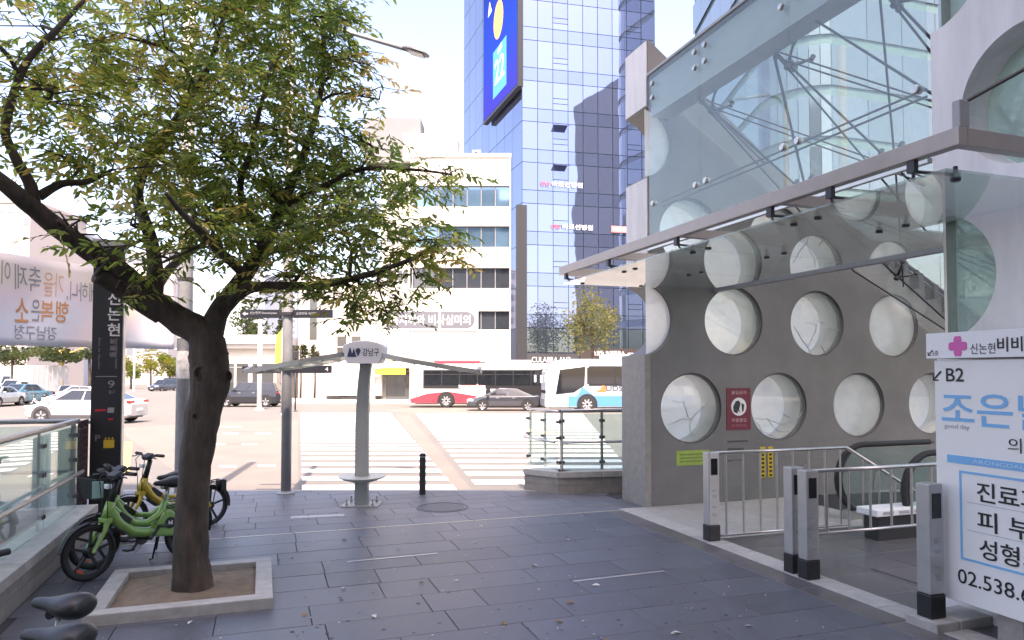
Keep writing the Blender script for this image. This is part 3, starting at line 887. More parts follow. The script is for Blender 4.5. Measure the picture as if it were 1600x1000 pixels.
lettering('위험출입', (nx0 + .09, WY - .011, 1.255), X3, Z3, .28, .06, M_pink, rs)
lettering('관계자외', (nx0 + .09, WY - .011, 1.175), X3, Z3, .28, .045, mat('dim pink print', (.42, .16, .2), .5), rs)
gs = thing('green_notice', (FX + .7, WY, .9), 'yellow green notice stuck under the first porthole', 'notice')
MB().bb(FX + 0.46, FX + 1.06, WY - 0.006, WY - .001, 0.60, 0.83).build('notice_panel', mat('lime print', (0.30, 0.42, 0.07), 0.5, var=0.15, scale=8), gs)
for k in range(3):
    MB().bb(FX + .52, FX + R.uniform(.86, 1.0), WY - 0.009, WY - .0062, .65 + k * .055, .672 + k * .055).build('print_line', mat('olive print', (0.17, 0.24, 0.06), 0.5), gs)

# ---- clinic sign
SX = 5.30
cs = thing('clinic_sign', (SX, 4.1, 0), 'tall white clinic sign with blue Korean lettering beside the gate', 'sign')
sy0 = 4.497                     # its far edge
SW = 1.45
MB().bb(SX, SX + 0.22, sy0 - SW, sy0, 0.215, 2.150).build('light_box', mat('sign white', (0.82, 0.815, 0.80), 0.4, var=0.03, scale=1.2), cs, bevel=0.004)
MB().bb(SX - 0.03, SX + 0.25, sy0 - SW, sy0 + 0.05, 2.165, 2.375).build('header_box', mat('header white', (0.84, 0.84, 0.86), 0.35), cs, bevel=0.004)
MB().bb(SX + 0.05, SX + 0.18, sy0 - 0.66, sy0 - 0.46, -0.01, 0.216).build('foot', M_granite, cs)
MB().bb(SX + 0.05, SX + 0.18, sy0 - 1.36, sy0 - 1.16, -0.01, 0.216).build('foot', M_granite, cs)
def SP(px, py, proud=0.0, xx=None):
    """survey pixel -> point on the sign's face"""
    xx = (SX if xx is None else xx)
    k = (px - 800) / 1120
    # x = X*CY + D*SY, X = k D
    D = xx / (k * CY + SY)
    return Vector((xx - proud, -k * D * SY + D * CY, H + (582 - py) / 1120 * D))
def sign_text(body, pa, pb, hpx, m, xx=None, bold=0.0, depth=0.004):
    a = SP(pa[0], pa[1], 0, xx); b = SP(pb[0], pb[1], 0, xx)
    w = (a.y - b.y); hz = SP(pa[0], pa[1] - hpx, 0, xx).z - a.z
    lettering(body, a, -Y3, Z3, w, hz, m, cs, depth=depth, bold=bold)
M_ink = mat('black ink', (0.02, 0.02, 0.022), 0.5)
M_blue = mat('sky blue print', (0.16, 0.45, 0.76), 0.5)
M_pinkp = mat('magenta print', (0.72, 0.13, 0.42), 0.5)
HX = SX - 0.03
def sign_bar(px0, py0, px1, py1, m, name='print_block', proud=0.003, xx=None):
    a, b = SP(px0, py0, 0, xx), SP(px1, py0, 0, xx); z1 = SP(px0, py1, 0, xx).z
    x = SX if xx is None else xx
    return MB().bb(x - proud, x - 0.0005, b.y, a.y, z1, a.z).build(name, m, cs)
ar = lambda px, py, s, xx: MB().prism([(0, 0), (.62, 0), (.62, .14), (.25, .14), (1, .86), (.86, 1), (.14, .26), (.14, .62), (0, .62)], SP(px, py, 0, xx) + Vector((-.003, 0, 0)), -Y3 * s, Z3 * s, X3 * 0.0025).build('arrow', M_ink, cs)
ar(1457, 595, 0.085, None)
sign_text('B2', (1478, 596), (1506, 597), 21, M_ink, bold=0.01)
sign_text('조은날', (1470, 662), (1650, 692), 50, M_blue, bold=0.012)
sign_text('good day', (1474, 670), (1513, 677), 9, mat('grey script', (0.35, 0.35, 0.36), .5))
sign_text('의원', (1572, 706), (1622, 716), 23, M_ink)
sign_bar(1477, 709, 1660, 721, M_blue, 'blue_band')
sign_text('ARONGDAL', (1517, 723), (1598, 736), 6, mat('pale blue print', (.5, .7, .86), .5), depth=.007)
# the blue framed table
fz1, fz0 = SP(1495, 735).z, SP(1495, 868).z
fy0 = SP(1495, 800).y
for z in (fz1, fz0 - 0.0):
    MB().bb(SX - .003, SX - .0005, fy0 - 1.02, fy0, z - .012, z + .006).build('blue_frame', M_blue, cs)
MB().bb(SX - .003, SX - .0005, fy0 - 0.018, fy0, fz0 + .0065, fz1 - .0125).build('blue_frame', M_blue, cs)
for f in (0.345, 0.665):
    z = fz1 + (fz0 - fz1) * f
    MB().bb(SX - .002, SX - .0005, fy0 - 0.95, fy0 - .06, z, z + .003).build('rule', M_grey, cs)
sign_text('진료과목', (1522, 782), (1665, 800), 31, M_ink, bold=0.012)
sign_text('피 부 과', (1522, 826), (1665, 850), 31, M_ink, bold=0.012)
sign_text('성형외과', (1524, 869), (1665, 902), 31, M_ink, bold=0.012)
sign_text('02.538.6789', (1490, 906), (1660, 960), 22, M_ink, bold=0.004)
# header print
ar(1450, 556, 0.05, HX)
sign_text('2층', (1457, 556), (1467, 556), 8, M_ink, xx=HX)
pc = SP(1497, 541, 0.003, HX)
MB().prism([(-.022, -.07), (.022, -.07), (.03, -.05), (.03, -.03), (.055, -.03), (.07, -.02), (.07, .02), (.055, .03), (.03, .03), (.03, .05), (.022, .07), (-.022, .07), (-.03, .05), (-.03, .03),
            (-.055, .03), (-.07, .02), (-.07, -.02), (-.055, -.03), (-.03, -.03), (-.03, -.05)], pc, -Y3 * 1.15, Z3 * 1.15, X3 * 0.0025).build('cross_emblem', M_pinkp, cs)
sign_text('신논현', (1517, 553), (1556, 553), 16, M_ink, xx=HX)
sign_text('비비앙', (1559, 550), (1625, 549), 23, M_ink, xx=HX, bold=0.015)
# ------------------------------------------------------------------ buildings
CAX = (V(1, 0), V(0, 1), Z3)
def cbox(mb, x0, x1, d0, d1, z0, z1):
    return mb.box(C((x0 + x1) / 2, (d0 + d1) / 2, (z0 + z1) / 2), (x1 - x0, d1 - d0, z1 - z0), CAX)
def winmat(name, col, rough=0.05, metal=0.0, rnd=0.25):
    return mat(name, col, rough, metal, rnd=rnd, spec=1.0, coat=0.5)
M_wdark = winmat('dark office glass', (0.03, 0.036, 0.045))
M_wblue = winmat('blue office glass', (0.13, 0.24, 0.34), 0.04, 0.6, 0.2)
M_shop = winmat('shop glass', (0.05, 0.055, 0.06), 0.08)
M_frame = mat('window frame', (0.22, 0.22, 0.23), 0.5, 0.3)
GB = -0.5
def zz(py, D): return H + (582 - py) / 1120 * D
def xx(px, D): return (px - 800) / 1120 * D

# white office block: ivory spandrel bands, recessed strip windows
WD = 62.0
wb = thing('office_block', C(-8, WD, GB), 'white office block with dark strip windows and a grey sign band beside the blue tower', 'building')
x0, x1 = xx(508, WD), -0.12
bands = [(zz(288, WD), zz(243, WD)), (zz(352, WD), zz(321, WD)), (zz(418, WD), zz(385, WD)), (zz(486, WD), zz(450, WD)), (zz(566, WD), zz(515, WD))]
wins = [(zz(321, WD), zz(288, WD)), (zz(385, WD), zz(352, WD)), (zz(450, WD), zz(418, WD)), (zz(515, WD), zz(486, WD))]
lx = xx(640, WD)      # left of here the block is a plain white wall
for z0, z1 in bands:
    cbox(MB(), lx, x1, WD, WD + 4.4, z0, z1).build('spandrel_band', M_ivory, wb, bevel=0.03)
for i, (z0, z1) in enumerate(wins):
    cbox(MB(), lx, x1 - 0.05, WD + 0.35, WD + 4.3, z0 + .001, z1 - .001).build('recess_wall', M_dark, wb)
    n = 7
    for k in range(n):
        a = lx + (x1 - lx - .1) * k / n
        b = lx + (x1 - lx - .1) * (k + 1) / n
        p = cbox(MB(), a + .04, b - .04, WD + 0.22, WD + 0.30, z0 + .05, z1 - .05).build('window', M_wblue if i < 2 else M_wdark, wb)
        cbox(MB(), b - .04, b + .04, WD + 0.15, WD + 0.34, z0 + .001, z1 - .001).build('mullion', M_frame, wb)
cbox(MB(), xx(595, WD), lx - .003, WD - 0.1, WD + 4.4, zz(575, WD), zz(262, WD)).build('plain_wall', M_ivory, wb)
cbox(MB(), xx(505, WD), xx(595, WD) - .003, WD + 0.4, WD + 4.4, zz(600, WD) - 1, zz(440, WD)).build('low_wing', M_ivory, wb)
for k in range(4):
    a = xx(600, WD) + 1.0 * k * .55
    for zc in (300, 365, 430):
        cbox(MB(), xx(604 + 9 * k, WD), xx(610 + 9 * k, WD), WD - 0.16, WD - 0.101, zz(zc + 12, WD), zz(zc - 8, WD)).build('window', M_wdark, wb)
# parapet, roof house
cbox(MB(), lx - 0.1, x1 + 0.05, WD - 0.1, WD + 4.5, bands[0][1] + .002, bands[0][1] + 0.35).build('parapet', M_ivory, wb)
M_roofh = mat('grey roof house', (0.20, 0.198, 0.205), 0.7, var=0.1, scale=.5)
cbox(MB(), xx(560, WD), xx(652, WD), WD + 1.5, WD + 4.3, bands[0][1], zz(170, WD)).build('roof_house', M_roofh, wb)
cbox(MB(), xx(626, WD), xx(712, WD), WD + 0.8, WD + 4.2, bands[0][1], zz(200, WD)).build('roof_house', M_ivory, wb)
# ground floor openings and piers
cbox(MB(), xx(505, WD), x1 - .2, WD + 1.2, WD + 4.2, -1.2, bands[-1][0] - .002).build('shop_wall', mat('shop front grey', (0.28, 0.27, 0.25), 0.7, var=.2, scale=1), wb)  # plain warm grey wall set back behind the piers
for k, px in enumerate((575, 640, 712, 790)):
    cbox(MB(), xx(px, WD), xx(px, WD) + 0.55, WD + 0.1, WD + 1.0, -1.2, bands[-1][0] - .003).build('pier', M_ivory, wb)
for a, b in ((528, 570), (600, 636), (660, 706), (735, 785)):
    cbox(MB(), xx(a, WD), xx(b, WD), WD + 1.08, WD + 1.19, -0.6, bands[-1][0] - .35).build('shop_window', M_shop, wb)
cbox(MB(), xx(586, WD), xx(634, WD), WD - .16, WD - .03, zz(585, WD), zz(576, WD)).build('yellow_fascia', mat('yellow sign', (0.66, 0.52, 0.05), 0.5), wb)
cbox(MB(), xx(609, WD), xx(634, WD), WD - .16, WD - .03, zz(563, WD), zz(559, WD)).build('yellow_fascia', mat('yellow sign', (0.66, 0.52, 0.05), 0.5), wb)
# sign band with rounded end
zc0, zc1 = zz(513, WD), zz(487, WD)
cbox(MB(), xx(600, WD), xx(747, WD), WD - .12, WD - .02, zz(516, WD), zz(484, WD)).build('sign_board', M_white, wb)
r_ = (zc1 - zc0) / 2
xs0, xs1 = xx(604, WD), xx(742, WD)
pill = [(xs0, zc0)] + [(xs1 - r_ + r_ * cos(-pi / 2 + pi * k / 12), (zc0 + zc1) / 2 + r_ * sin(-pi / 2 + pi * k / 12)) for k in range(13)] + [(xs0, zc1)]
MB().prism(pill, C(0, WD - .121, 0), V(1, 0), Z3, V(0, -.03)).build('sign_band', mat('slate sign blue', (0.12, 0.125, 0.145), 0.5), wb)
lettering('특지끼와 비사심미의', C(xx(610, WD), WD - .153, zz(508, WD)), V(1, 0), Z3, xx(735, WD) - xx(610, WD), zz(492, WD) - zz(508, WD), M_white, wb, depth=.02, bold=.012)
M_rose = mat('rose wall print', (0.62, 0.44, 0.42), 0.6)
lettering('가나다의원 바른성형', C(xx(664, WD), WD - .003, zz(407, WD)), V(1, 0), Z3, xx(788, WD) - xx(664, WD), .33, mat('bronze letters', (.36, .31, .25), .4, .3), wb, depth=.03)
lettering('이지피부과 새봄치과', C(xx(652, WD), WD - .003, zz(470, WD)), V(1, 0), Z3, xx(762, WD) - xx(652, WD), .42, mat('grey letters', (.33, .31, .31), .5), wb, depth=.03)
MB().prism([(xx(688, WD), zz(452, WD)), (xx(742, WD), zz(452, WD)), (xx(775, WD), zz(484, WD)), (xx(718, WD), zz(484, WD))], C(0, WD, 0), V(1, 0), Z3, V(0, -.004)).build('wall_print', mat('faint rose print', (0.64, 0.56, 0.53), 0.6), wb)

# small fittings of the white block: condensers, pipes, vents, window sashes on the plain wall
for k, px in enumerate((660, 676, 735)):
    a = cbox(MB(), xx(px, WD), xx(px, WD) + .8, WD + 2, WD + 2.6, bands[0][1] + .36, bands[0][1] + 1.3).build('condenser', M_grey, wb, bevel=.03)
    MB().lathe([(0, 0), (.3, 0), (.3, -.03), (.26, -.04), (.26, -.02), (0, -.02)], C(xx(px, WD) + .4, WD + 2, bands[0][1] + .85), axis=1, n=14).build('fan_guard', M_dsteel, a)
for px in (644, 797):
    MB().tube([C(xx(px, WD), WD - .09, -.5), C(xx(px, WD), WD - .09, bands[0][1])], .06, 8).build('downpipe', mat('pipe grey', (.42, .41, .39), .6), wb)
for z0, z1 in bands[:4]:
    for f in (.2, .45, .7):
        cbox(MB(), lx + (x1 - lx) * f, lx + (x1 - lx) * f + .02, WD - .004, WD - .001, z0 + .02, z1 - .02).build('panel_joint', mat('joint grey', (.35, .33, .3), .8), wb)  # dark joint lines between the wall panels
    cbox(MB(), lx, x1, WD - .06, WD - .031, z0 - .001, z0 + .06).build('drip_edge', mat('drip edge', (.4, .38, .35), .6), wb)
for k, zc in enumerate((533, 551)):
    for px in (525, 548):
        wq = cbox(MB(), xx(px, WD), xx(px + 14, WD), WD + .36, WD + .399, zz(zc + 8, WD), zz(zc - 8, WD)).build('window', M_wdark, wb)
        cbox(MB(), xx(px, WD) - .05, xx(px + 14, WD) + .05, WD + .30, WD + .398, zz(zc + 8, WD) - .08, zz(zc + 8, WD) - .002).build('sill', M_ivory, wq)

# blue glass tower
TD = 66.0
tw = thing('glass_tower', C(4, TD + 4, GB), 'tall blue mirror glass tower with a large vertical screen on its side', 'building')
t15 = radians(13)
rdir = V(cos(t15), sin(t15)); rn = V(sin(t15), -cos(t15))
tc0 = C(0.95, TD, 0)
TWW = 13.4
def mirror_mat(name, col, rough=0.015, dark=(0.02, 0.03, 0.04), facing=0.5):
    m = bpy.data.materials.new(name); m.use_nodes = True
    n, l = m.node_tree.nodes, m.node_tree.links
    b = n['Principled BSDF']
    b.inputs['Metallic'].default_value = 0.82
    b.inputs['Roughness'].default_value = rough
    oi = n.new('ShaderNodeObjectInfo')
    hs = n.new('ShaderNodeHueSaturation'); hs.inputs['Color'].default_value = tuple(col) + (1,)
    mr = n.new('ShaderNodeMapRange'); mr.inputs[3].default_value = 0.93; mr.inputs[4].default_value = 1.06
    l.new(oi.outputs['Random'], mr.inputs[0]); l.new(mr.outputs[0], hs.inputs['Value'])
    l.new(hs.outputs[0], b.inputs['Base Color'])
    tc = n.new('ShaderNodeTexCoord'); nz = n.new('ShaderNodeTexNoise'); nz.inputs['Scale'].default_value = 0.35; nz.inputs['Detail'].default_value = 1
    l.new(tc.outputs['Object'], nz.inputs['Vector'])
    bp = n.new('ShaderNodeBump'); bp.inputs['Strength'].default_value = 0.05; bp.inputs['Distance'].default_value = 0.15
    l.new(nz.outputs[0], bp.inputs['Height']); l.new(bp.outputs[0], b.inputs['Normal'])
    return m
M_tower = mirror_mat('blue mirror glass', (0.185, 0.24, 0.395))
M_tower_s = mirror_mat('blue spandrel glass', (0.165, 0.22, 0.37))
M_tower_d = mirror_mat('dim mirror glass', (0.13, 0.18, 0.23))
M_mull = mat('blue grey mullion', (0.19, 0.23, 0.32), 0.4, 0.4)
udir = Vector((0, 1, 0))       # the side with the screen runs straight back
TDEP = 20.5
TOP = 47.5
base_poly = [tc0 + rn * -0.12, tc0 + rdir * TWW + rn * -0.12, tc0 + rdir * TWW + udir * TDEP, tc0 + udir * TDEP]
core = MB(); nb = 4
ctr = sum(base_poly, Vector()) / 4
core.loft([[p.lerp(ctr, .01) + Vector((0, 0, z)) for p in base_poly] for z in (-1.2, TOP)])
core.build('tower_core', M_mull, tw)
ncol = 9; cw = TWW / ncol; fl = 3.86
zf = 6.2
def panel(o, w, h, nrm, m, name='glass_panel', t=0.1, parent=tw, ex=None):
    ex = ex or rdir
    a, b_ = R.gauss(0, .0011), R.gauss(0, .0011)
    n2 = (nrm + ex * a + Z3 * b_).normalized()
    ux = (ex - n2 * ex.dot(n2)).normalized(); uz = n2.cross(ux)
    if uz.z < 0: uz = -uz
    c = o + ex * (w / 2) + Z3 * (h / 2) + nrm * (t / 2 - .1)
    return MB().box(c, (w - .055, t, h - .055), (ux, n2, uz)).build(name, m, parent)
z = zf
while z < TOP - 0.5:
    for c in range(ncol):
        o = tc0 + rdir * (c * cw) + Vector((0, 0, z))
        panel(o, cw, 1.25, rn, M_tower_s)
        if c in (2, 7):          # opening lights: three short panes
            panel(o + Z3 * 1.25, cw, 0.62, rn, M_tower); panel(o + Z3 * 1.87, cw, 0.5, rn, M_tower); panel(o + Z3 * 2.37, cw, fl - 2.37, rn, M_tower)
        else:
            panel(o + Z3 * 1.25, cw, fl - 1.25, rn, M_tower)
    z += fl
for px, py in ((868, 196), (870, 259)):
    k = (px - 800) / 1120
    o = tc0 + rdir * (2 * cw)
    zq = zz(py, TD + .6)
    MB().box(o + rdir * cw / 2 + rn * .45 + Z3 * (zq + .2), (cw * .92, 1.1, .05), (rdir, (rn - Z3 * .35).normalized(), (Z3 + rn * .35).normalized())).build('open_light', M_tower, tw)
# side face: broad panes
sn = V(-1, 0) * CY + V(0, -1) * 0; sn = Vector((-1, 0, 0))
z = zf
while z < TOP - .5:
    for c in range(8):
        o = tc0 + Vector((-0.02, 0.02, 0)) + udir * (c * TDEP / 8) + Vector((0, 0, z))
        panel(o, TDEP / 8, fl, sn, M_tower, ex=udir)
    z += fl
# lower glazed hall
for c in range(ncol):
    for z0, z1 in ((-.4, 2.6), (3.9, 6.15)):
        panel(tc0 + rdir * (c * cw) + Vector((0, 0, z0)), cw, z1 - z0, rn, M_tower_d)
MB().box(tc0 + rdir * (TWW / 2) + rn * .1 + Z3 * 3.25, (TWW, .5, 1.1), (rdir, rn, Z3)).build('fascia', mat('dark fascia', (0.05, 0.05, 0.06), .4), tw)
MB().box(tc0 + rdir * 9.2 + rn * .42 + Z3 * 3.55, (7.6, .3, 1.5), (rdir, rn, Z3)).build('shop_sign', mat('brown sign board', (0.045, 0.035, 0.035), .4), tw)
lettering('쇼호텔 커피하우스', tc0 + rdir * 6.6 + rn * .58 + Z3 * 3.6, rdir, Z3, 3.2, .5, M_white, tw, depth=.03, bold=.012)
MB().box(tc0 + rdir * 11.1 + rn * .6 + Z3 * 3.85, (2.0, .06, .08), (rdir, rn, Z3)).build('light_strip', M_white, tw)
lettering('CULABRA.AN7', tc0 + rdir * 0.8 + rn * .36 + Z3 * 2.98, rdir, Z3, 3.7, .5, M_white, tw, depth=.03)
# dark slot between the two buildings
MB().box(tc0 + rdir * -.15 + rn * .25 + Z3 * 8, (1.0, .3, 19), (rdir, rn, Z3)).build('corner_pier', mat('anthracite cladding', (0.028, 0.03, 0.036), .35), tw)
M_redl = mat('red letters', (0.55, 0.05, 0.05), 0.5)
for py, px0, px1, hh in ((289, 845, 915, 9), (356, 862, 915, 9)):
    D = TD + .5
    o = tc0 + rdir * (xx(px0, D) - 0.95) + rn * .12 + Z3 * zz(py, D)
    lettering('강남', o, rdir, Z3, .9, .42, M_redl, tw, depth=.08, bold=.012)
    lettering('바로선병원', o + rdir * 1.1, rdir, Z3, 3.0, .5, M_white, tw, depth=.08, bold=.012)
o = tc0 + rdir * 8.7 + rn * .12 + Z3 * zz(357, TD + 1)
MB().box(o + rdir * 2.0 + Z3 * .2 - rn * .03, (4.0, .1, .62), (rdir, rn, Z3)).build('red_sign', mat('pale red sign', (0.55, 0.22, 0.22), .5), tw)
lettering('척추관절통증의학', o + rdir * .2 + Z3 * .0, rdir, Z3, 3.6, .4, M_white, tw, depth=.04)
# screen on the side face
sc_near = C(0.58, 65.2, 0); sw_ = 10.5
sd = V(-SY, CY)   # straight back
z0s = zz(125, 65.2)
b = MB().box(sc_near + sd * (sw_ / 2) + Z3 * (z0s + 10.5) + Vector((.14, 0, 0)), (.5, sw_ + .5, 21.6), (Vector((1, 0, 0)), udir, Z3)).build('screen_case', M_black, tw)
def screen_mat():
    m = bpy.data.materials.new('lit screen'); m.use_nodes = True
    n, l = m.node_tree.nodes, m.node_tree.links
    bs = n['Principled BSDF']; bs.inputs['Base Color'].default_value = (0.02, 0.03, 0.06, 1); bs.inputs['Roughness'].default_value = .4
    tc = n.new('ShaderNodeTexCoord'); sp = n.new('ShaderNodeSeparateXYZ'); l.new(tc.outputs['Generated'], sp.inputs[0])
    rp = n.new('ShaderNodeValToRGB')
    rp.color_ramp.elements[0].position = 0.0; rp.color_ramp.elements[0].color = (0.055, 0.045, 0.62, 1)
    rp.color_ramp.elements[1].position = 0.75; rp.color_ramp.elements[1].color = (0.005, 0.03, 0.40, 1)
    e = rp.color_ramp.elements.new(.3); e.color = (0.006, 0.07, 0.75, 1)
    l.new(sp.outputs[2], rp.inputs[0]); l.new(rp.outputs[0], bs.inputs['Emission Color']); bs.inputs['Emission Strength'].default_value = 0.33; bs.inputs['Specular IOR Level'].default_value = 0.0
    return m
face = MB().box(sc_near + sd * (sw_ / 2) + Z3 * (z0s + 10.5) + Vector((-.125, 0, 0)), (.03, sw_, 21), (Vector((1, 0, 0)), udir, Z3)).build('screen_face', screen_mat(), tw)
M_em_o = mat('lit orange', (1.0, 0.42, 0.13), emit=0.25); M_em_w = mat('lit white', (0.85, 0.95, 1.0), emit=0.2); M_em_b = mat('lit light blue', (0.05, 0.32, 0.85), emit=0.2)
def SCR(w, h): return sc_near + sd * (sw_ - w) + Z3 * (z0s + h) + Vector((-.142, 0, 0))
# picture, seen from outside: w runs from the far edge towards the near edge
exs = -sd
MB().prism(circ(0, 0, 1, 28), SCR(5.0, 8.6), exs * 1.5, Z3 * 1.9, Vector((-.01, 0, 0))).build('screen_picture', M_em_o, tw)
MB().prism([(-2.1, -2.4), (2.1, -2.4), (2.1, 2.4), (-2.1, 2.4)], SCR(5.4, 3.5), exs, Z3, Vector((-.01, 0, 0))).build('screen_picture', M_em_b, tw)
lettering('22', SCR(3.9, 2.3) + Vector((-.012, 0, 0)), exs, Z3, 3.0, 2.4, M_em_w, tw, depth=.01, bold=.012)
MB().prism([(0, 0), (1.2, .3), (1.2, .8), (0, .5)], SCR(4.9, 5.05), exs, Z3, Vector((-.02, 0, 0))).build('screen_picture', M_em_w, tw)
MB().prism([(0, 0), (1.2, .1), (.5, 1.4)], SCR(1.6, 10.4), exs, Z3, Vector((-.02, 0, 0))).build('screen_picture', M_em_w, tw)

# teal curved tower seen through the glass front
M_teal = mirror_mat('pale teal glass', (0.29, 0.325, 0.34), 0.08)
tt = thing('teal_tower', C(27, 58, GB), 'tall pale teal glass tower with a rounded corner seen through the glass front', 'building')
cR = 4.0
def tealprof():
    pts = []
    for k in range(9):
        a = pi + (pi / 2) * k / 8
        pts.append(V(23.5 + cR * cos(a), 56 + cR * sin(a)))
    return [V(19.5, 76)] + pts + [V(52, 56 - cR + 9), V(52, 76)]
tp = tealprof()
MB().loft([[p.lerp(V(34, 66), .012) + Z3 * z for p in tp] for z in (-1, 58)]).build('tower_core', mat('teal mullion', (0.16, 0.25, 0.26), .5, .2), tt)
z = 0.4
while z < 54:
    for i in range(len(tp) - 2):
        a, b = tp[i], tp[i + 1]
        L = (b - a).length; d = (b - a).normalized(); nn = Vector((d.y, -d.x, 0))
        m_ = max(1, int(round(L / 3.4)))
        for q in range(m_):
            panel(a + d * (L * q / m_) + Z3 * z, L / m_, 3.1, nn, M_teal, parent=tt, ex=d)
    z += 3.8

# low shop, pale blocks and apartments across the junction
def shop():
    D = 66
    t = thing('low_shop', C(xx(395, D), D, GB), 'low cream shop with a white roof band behind the black off-road car', 'building')
    M_cream = mat('cream wall', (0.55, 0.50, 0.44), .7, var=.1, scale=.6)
    cbox(MB(), xx(330, D), xx(432, D), D, D + 7, -1.2, zz(545, D)).build('wall', M_cream, t)
    cbox(MB(), xx(326, D), xx(438, D), D - .8, D + 7.2, zz(537, D), zz(524, D)).build('roof', M_white, t)
    cbox(MB(), xx(328, D), xx(434, D), D - .5, D + 7.1, zz(545, D) + .01, zz(537, D) - .01).build('fascia', mat('grey fascia', (.45, .43, .4), .6), t)
    for a, b_ in ((350, 366), (370, 388), (395, 428)):
        w = cbox(MB(), xx(a, D), xx(b_, D), D - .06, D - .004, -.6, zz(568, D)).build('shop_window', M_shop, t)
        cbox(MB(), xx(a, D), xx(b_, D), D - .1, D - .061, zz(575, D), zz(573, D)).build('glazing_bar', M_frame, w)
shop()
def block(name, D, dep, px0, px1, ptop, label, m, rows, cols, wm, zbase=-1.2, z_lo=560, margin=.12):
    t = thing(name, C(xx((px0 + px1) / 2, D), D, zbase), label, 'building')
    x0, x1, zt_ = xx(px0, D), xx(px1, D), zz(ptop, D)
    cbox(MB(), x0, x1, D, D + dep, zbase, zt_).build('wall', m, t)
    cbox(MB(), x0 - .2, x1 + .2, D - .2, D + dep + .2, zt_ + .002, zt_ + .6).build('parapet', m, t)
    zl = zz(z_lo, D)
    for r in range(rows):
        for c in range(cols):
            a = x0 + (x1 - x0) * (c + margin) / cols; b_ = x0 + (x1 - x0) * (c + 1 - margin) / cols
            za = zl + (zt_ - zl) * (r + .25) / rows; zb_ = zl + (zt_ - zl) * (r + .8) / rows
            cbox(MB(), a, b_, D - .05, D - .002, za, zb_).build('window', wm, t)
    return t
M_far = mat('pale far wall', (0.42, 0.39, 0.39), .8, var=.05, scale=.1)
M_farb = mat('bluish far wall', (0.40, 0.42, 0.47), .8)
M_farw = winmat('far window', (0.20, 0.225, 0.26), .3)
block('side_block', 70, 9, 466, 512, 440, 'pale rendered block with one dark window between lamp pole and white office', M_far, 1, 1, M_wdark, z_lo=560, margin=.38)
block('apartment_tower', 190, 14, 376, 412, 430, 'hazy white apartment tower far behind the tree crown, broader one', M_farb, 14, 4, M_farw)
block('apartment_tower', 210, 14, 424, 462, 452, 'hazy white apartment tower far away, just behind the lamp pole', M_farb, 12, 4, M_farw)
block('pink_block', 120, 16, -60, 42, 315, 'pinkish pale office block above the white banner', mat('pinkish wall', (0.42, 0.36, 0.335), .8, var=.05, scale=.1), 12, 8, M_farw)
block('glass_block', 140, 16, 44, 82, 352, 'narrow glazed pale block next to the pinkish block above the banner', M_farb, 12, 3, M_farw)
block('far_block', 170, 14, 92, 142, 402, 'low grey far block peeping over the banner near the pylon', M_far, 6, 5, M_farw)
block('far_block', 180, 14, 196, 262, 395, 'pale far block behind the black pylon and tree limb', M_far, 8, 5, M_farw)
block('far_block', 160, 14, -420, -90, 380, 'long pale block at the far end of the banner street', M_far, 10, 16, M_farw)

# ---- buildings on the camera's side of the junction (they throw the shade and stand in the reflections)
def behind(x0, x1, d1, dep, top, label, m, wm, floors, bays):
    t = thing('office_building', C((x0 + x1) / 2, d1, 0), label, 'building')
    cbox(MB(), x0, x1, d1 - dep, d1, -.5, top).build('wall', m, t)
    w = MB()
    for f in range(floors):
        for c in range(bays):
            a = x0 + (x1 - x0) * (c + .14) / bays; b_ = x0 + (x1 - x0) * (c + .86) / bays
            za = top * (f + .3) / floors; zb_ = top * (f + .82) / floors
            cbox(w, a, b_, d1 + .002, d1 + .05, za, zb_)
    o = w.build('window_panes', wm, t); o['kind'] = 'stuff'
    return t
behind(-2.38, 5.35, -9.0, 14, 34.4, 'narrow stone clad office building behind the plaza, the lowest of its row', mat('warm stone cladding', (0.40, 0.37, 0.34), .7, var=.1, scale=.3), M_wdark, 9, 4)
behind(-14, -2.45, -9.0, 14, 36.3, 'broad pale office building behind the plaza towards the banner', mat('pale stone cladding', (0.45, 0.43, 0.40), .7, var=.1, scale=.3), M_wdark, 10, 6)
behind(5.42, 15, -9.0, 18, 43.8, 'taller grey office building behind the station entrance', mat('grey stone cladding', (0.30, 0.29, 0.28), .7, var=.1, scale=.3), M_wdark, 11, 5)
behind(62, 92, -6.0, 20, 68, 'dark brown office tower down the road, mirrored in the blue tower', mat('brown stone cladding', (0.30, 0.275, 0.24), .6, var=.1, scale=.3), M_wdark, 17, 10)

# ------------------------------------------------------------------ vehicles
def wheel(parent, x, y, r, w, side, rimcol, spokes=5):
    t = MB().lathe([(r * .62, -w / 2), (r * .92, -w / 2), (r, -w * .32), (r, w * .32), (r * .92, w / 2), (r * .62, w / 2), (r * .62, -w / 2)], (x, y, r), axis=1, n=22).build('wheel', M_rubber, parent, world=False)
    b = MB().lathe([(0, .0), (r * .16, 0), (r * .16, -.02), (r * .6, -.05), (r * .6, .0), (r * .66, .012)], (0, 0, 0), axis=1, n=22)
    if side < 0: b.v = [Vector((p.x, -p.y, p.z)) for p in b.v]
    for k in range(spokes):
        a = 2 * pi * k / spokes + .3
        u = Vector((cos(a), 0, sin(a))); s_ = Vector((-sin(a), 0, cos(a)))
        b.box(u * r * .38 + Vector((0, side * 0.005, 0)), (r * .46, .035, r * .17), (u, Y3, s_))
    b.v = [p + Vector((x, y + side * w * .42, r)) for p in b.v]
    b.build('rim', rimcol, t, world=False)
    return t
M_alloy = mat('alloy rim', (0.62, 0.62, 0.64), .3, .8)
M_headl = mat('headlamp lens', (0.75, 0.78, 0.8), .08, .2, coat=.8)
M_tail = mat('tail lamp', (0.35, 0.012, 0.012), .15, coat=.8)
M_plate = mat('number plate', (0.75, 0.75, 0.73), .5)
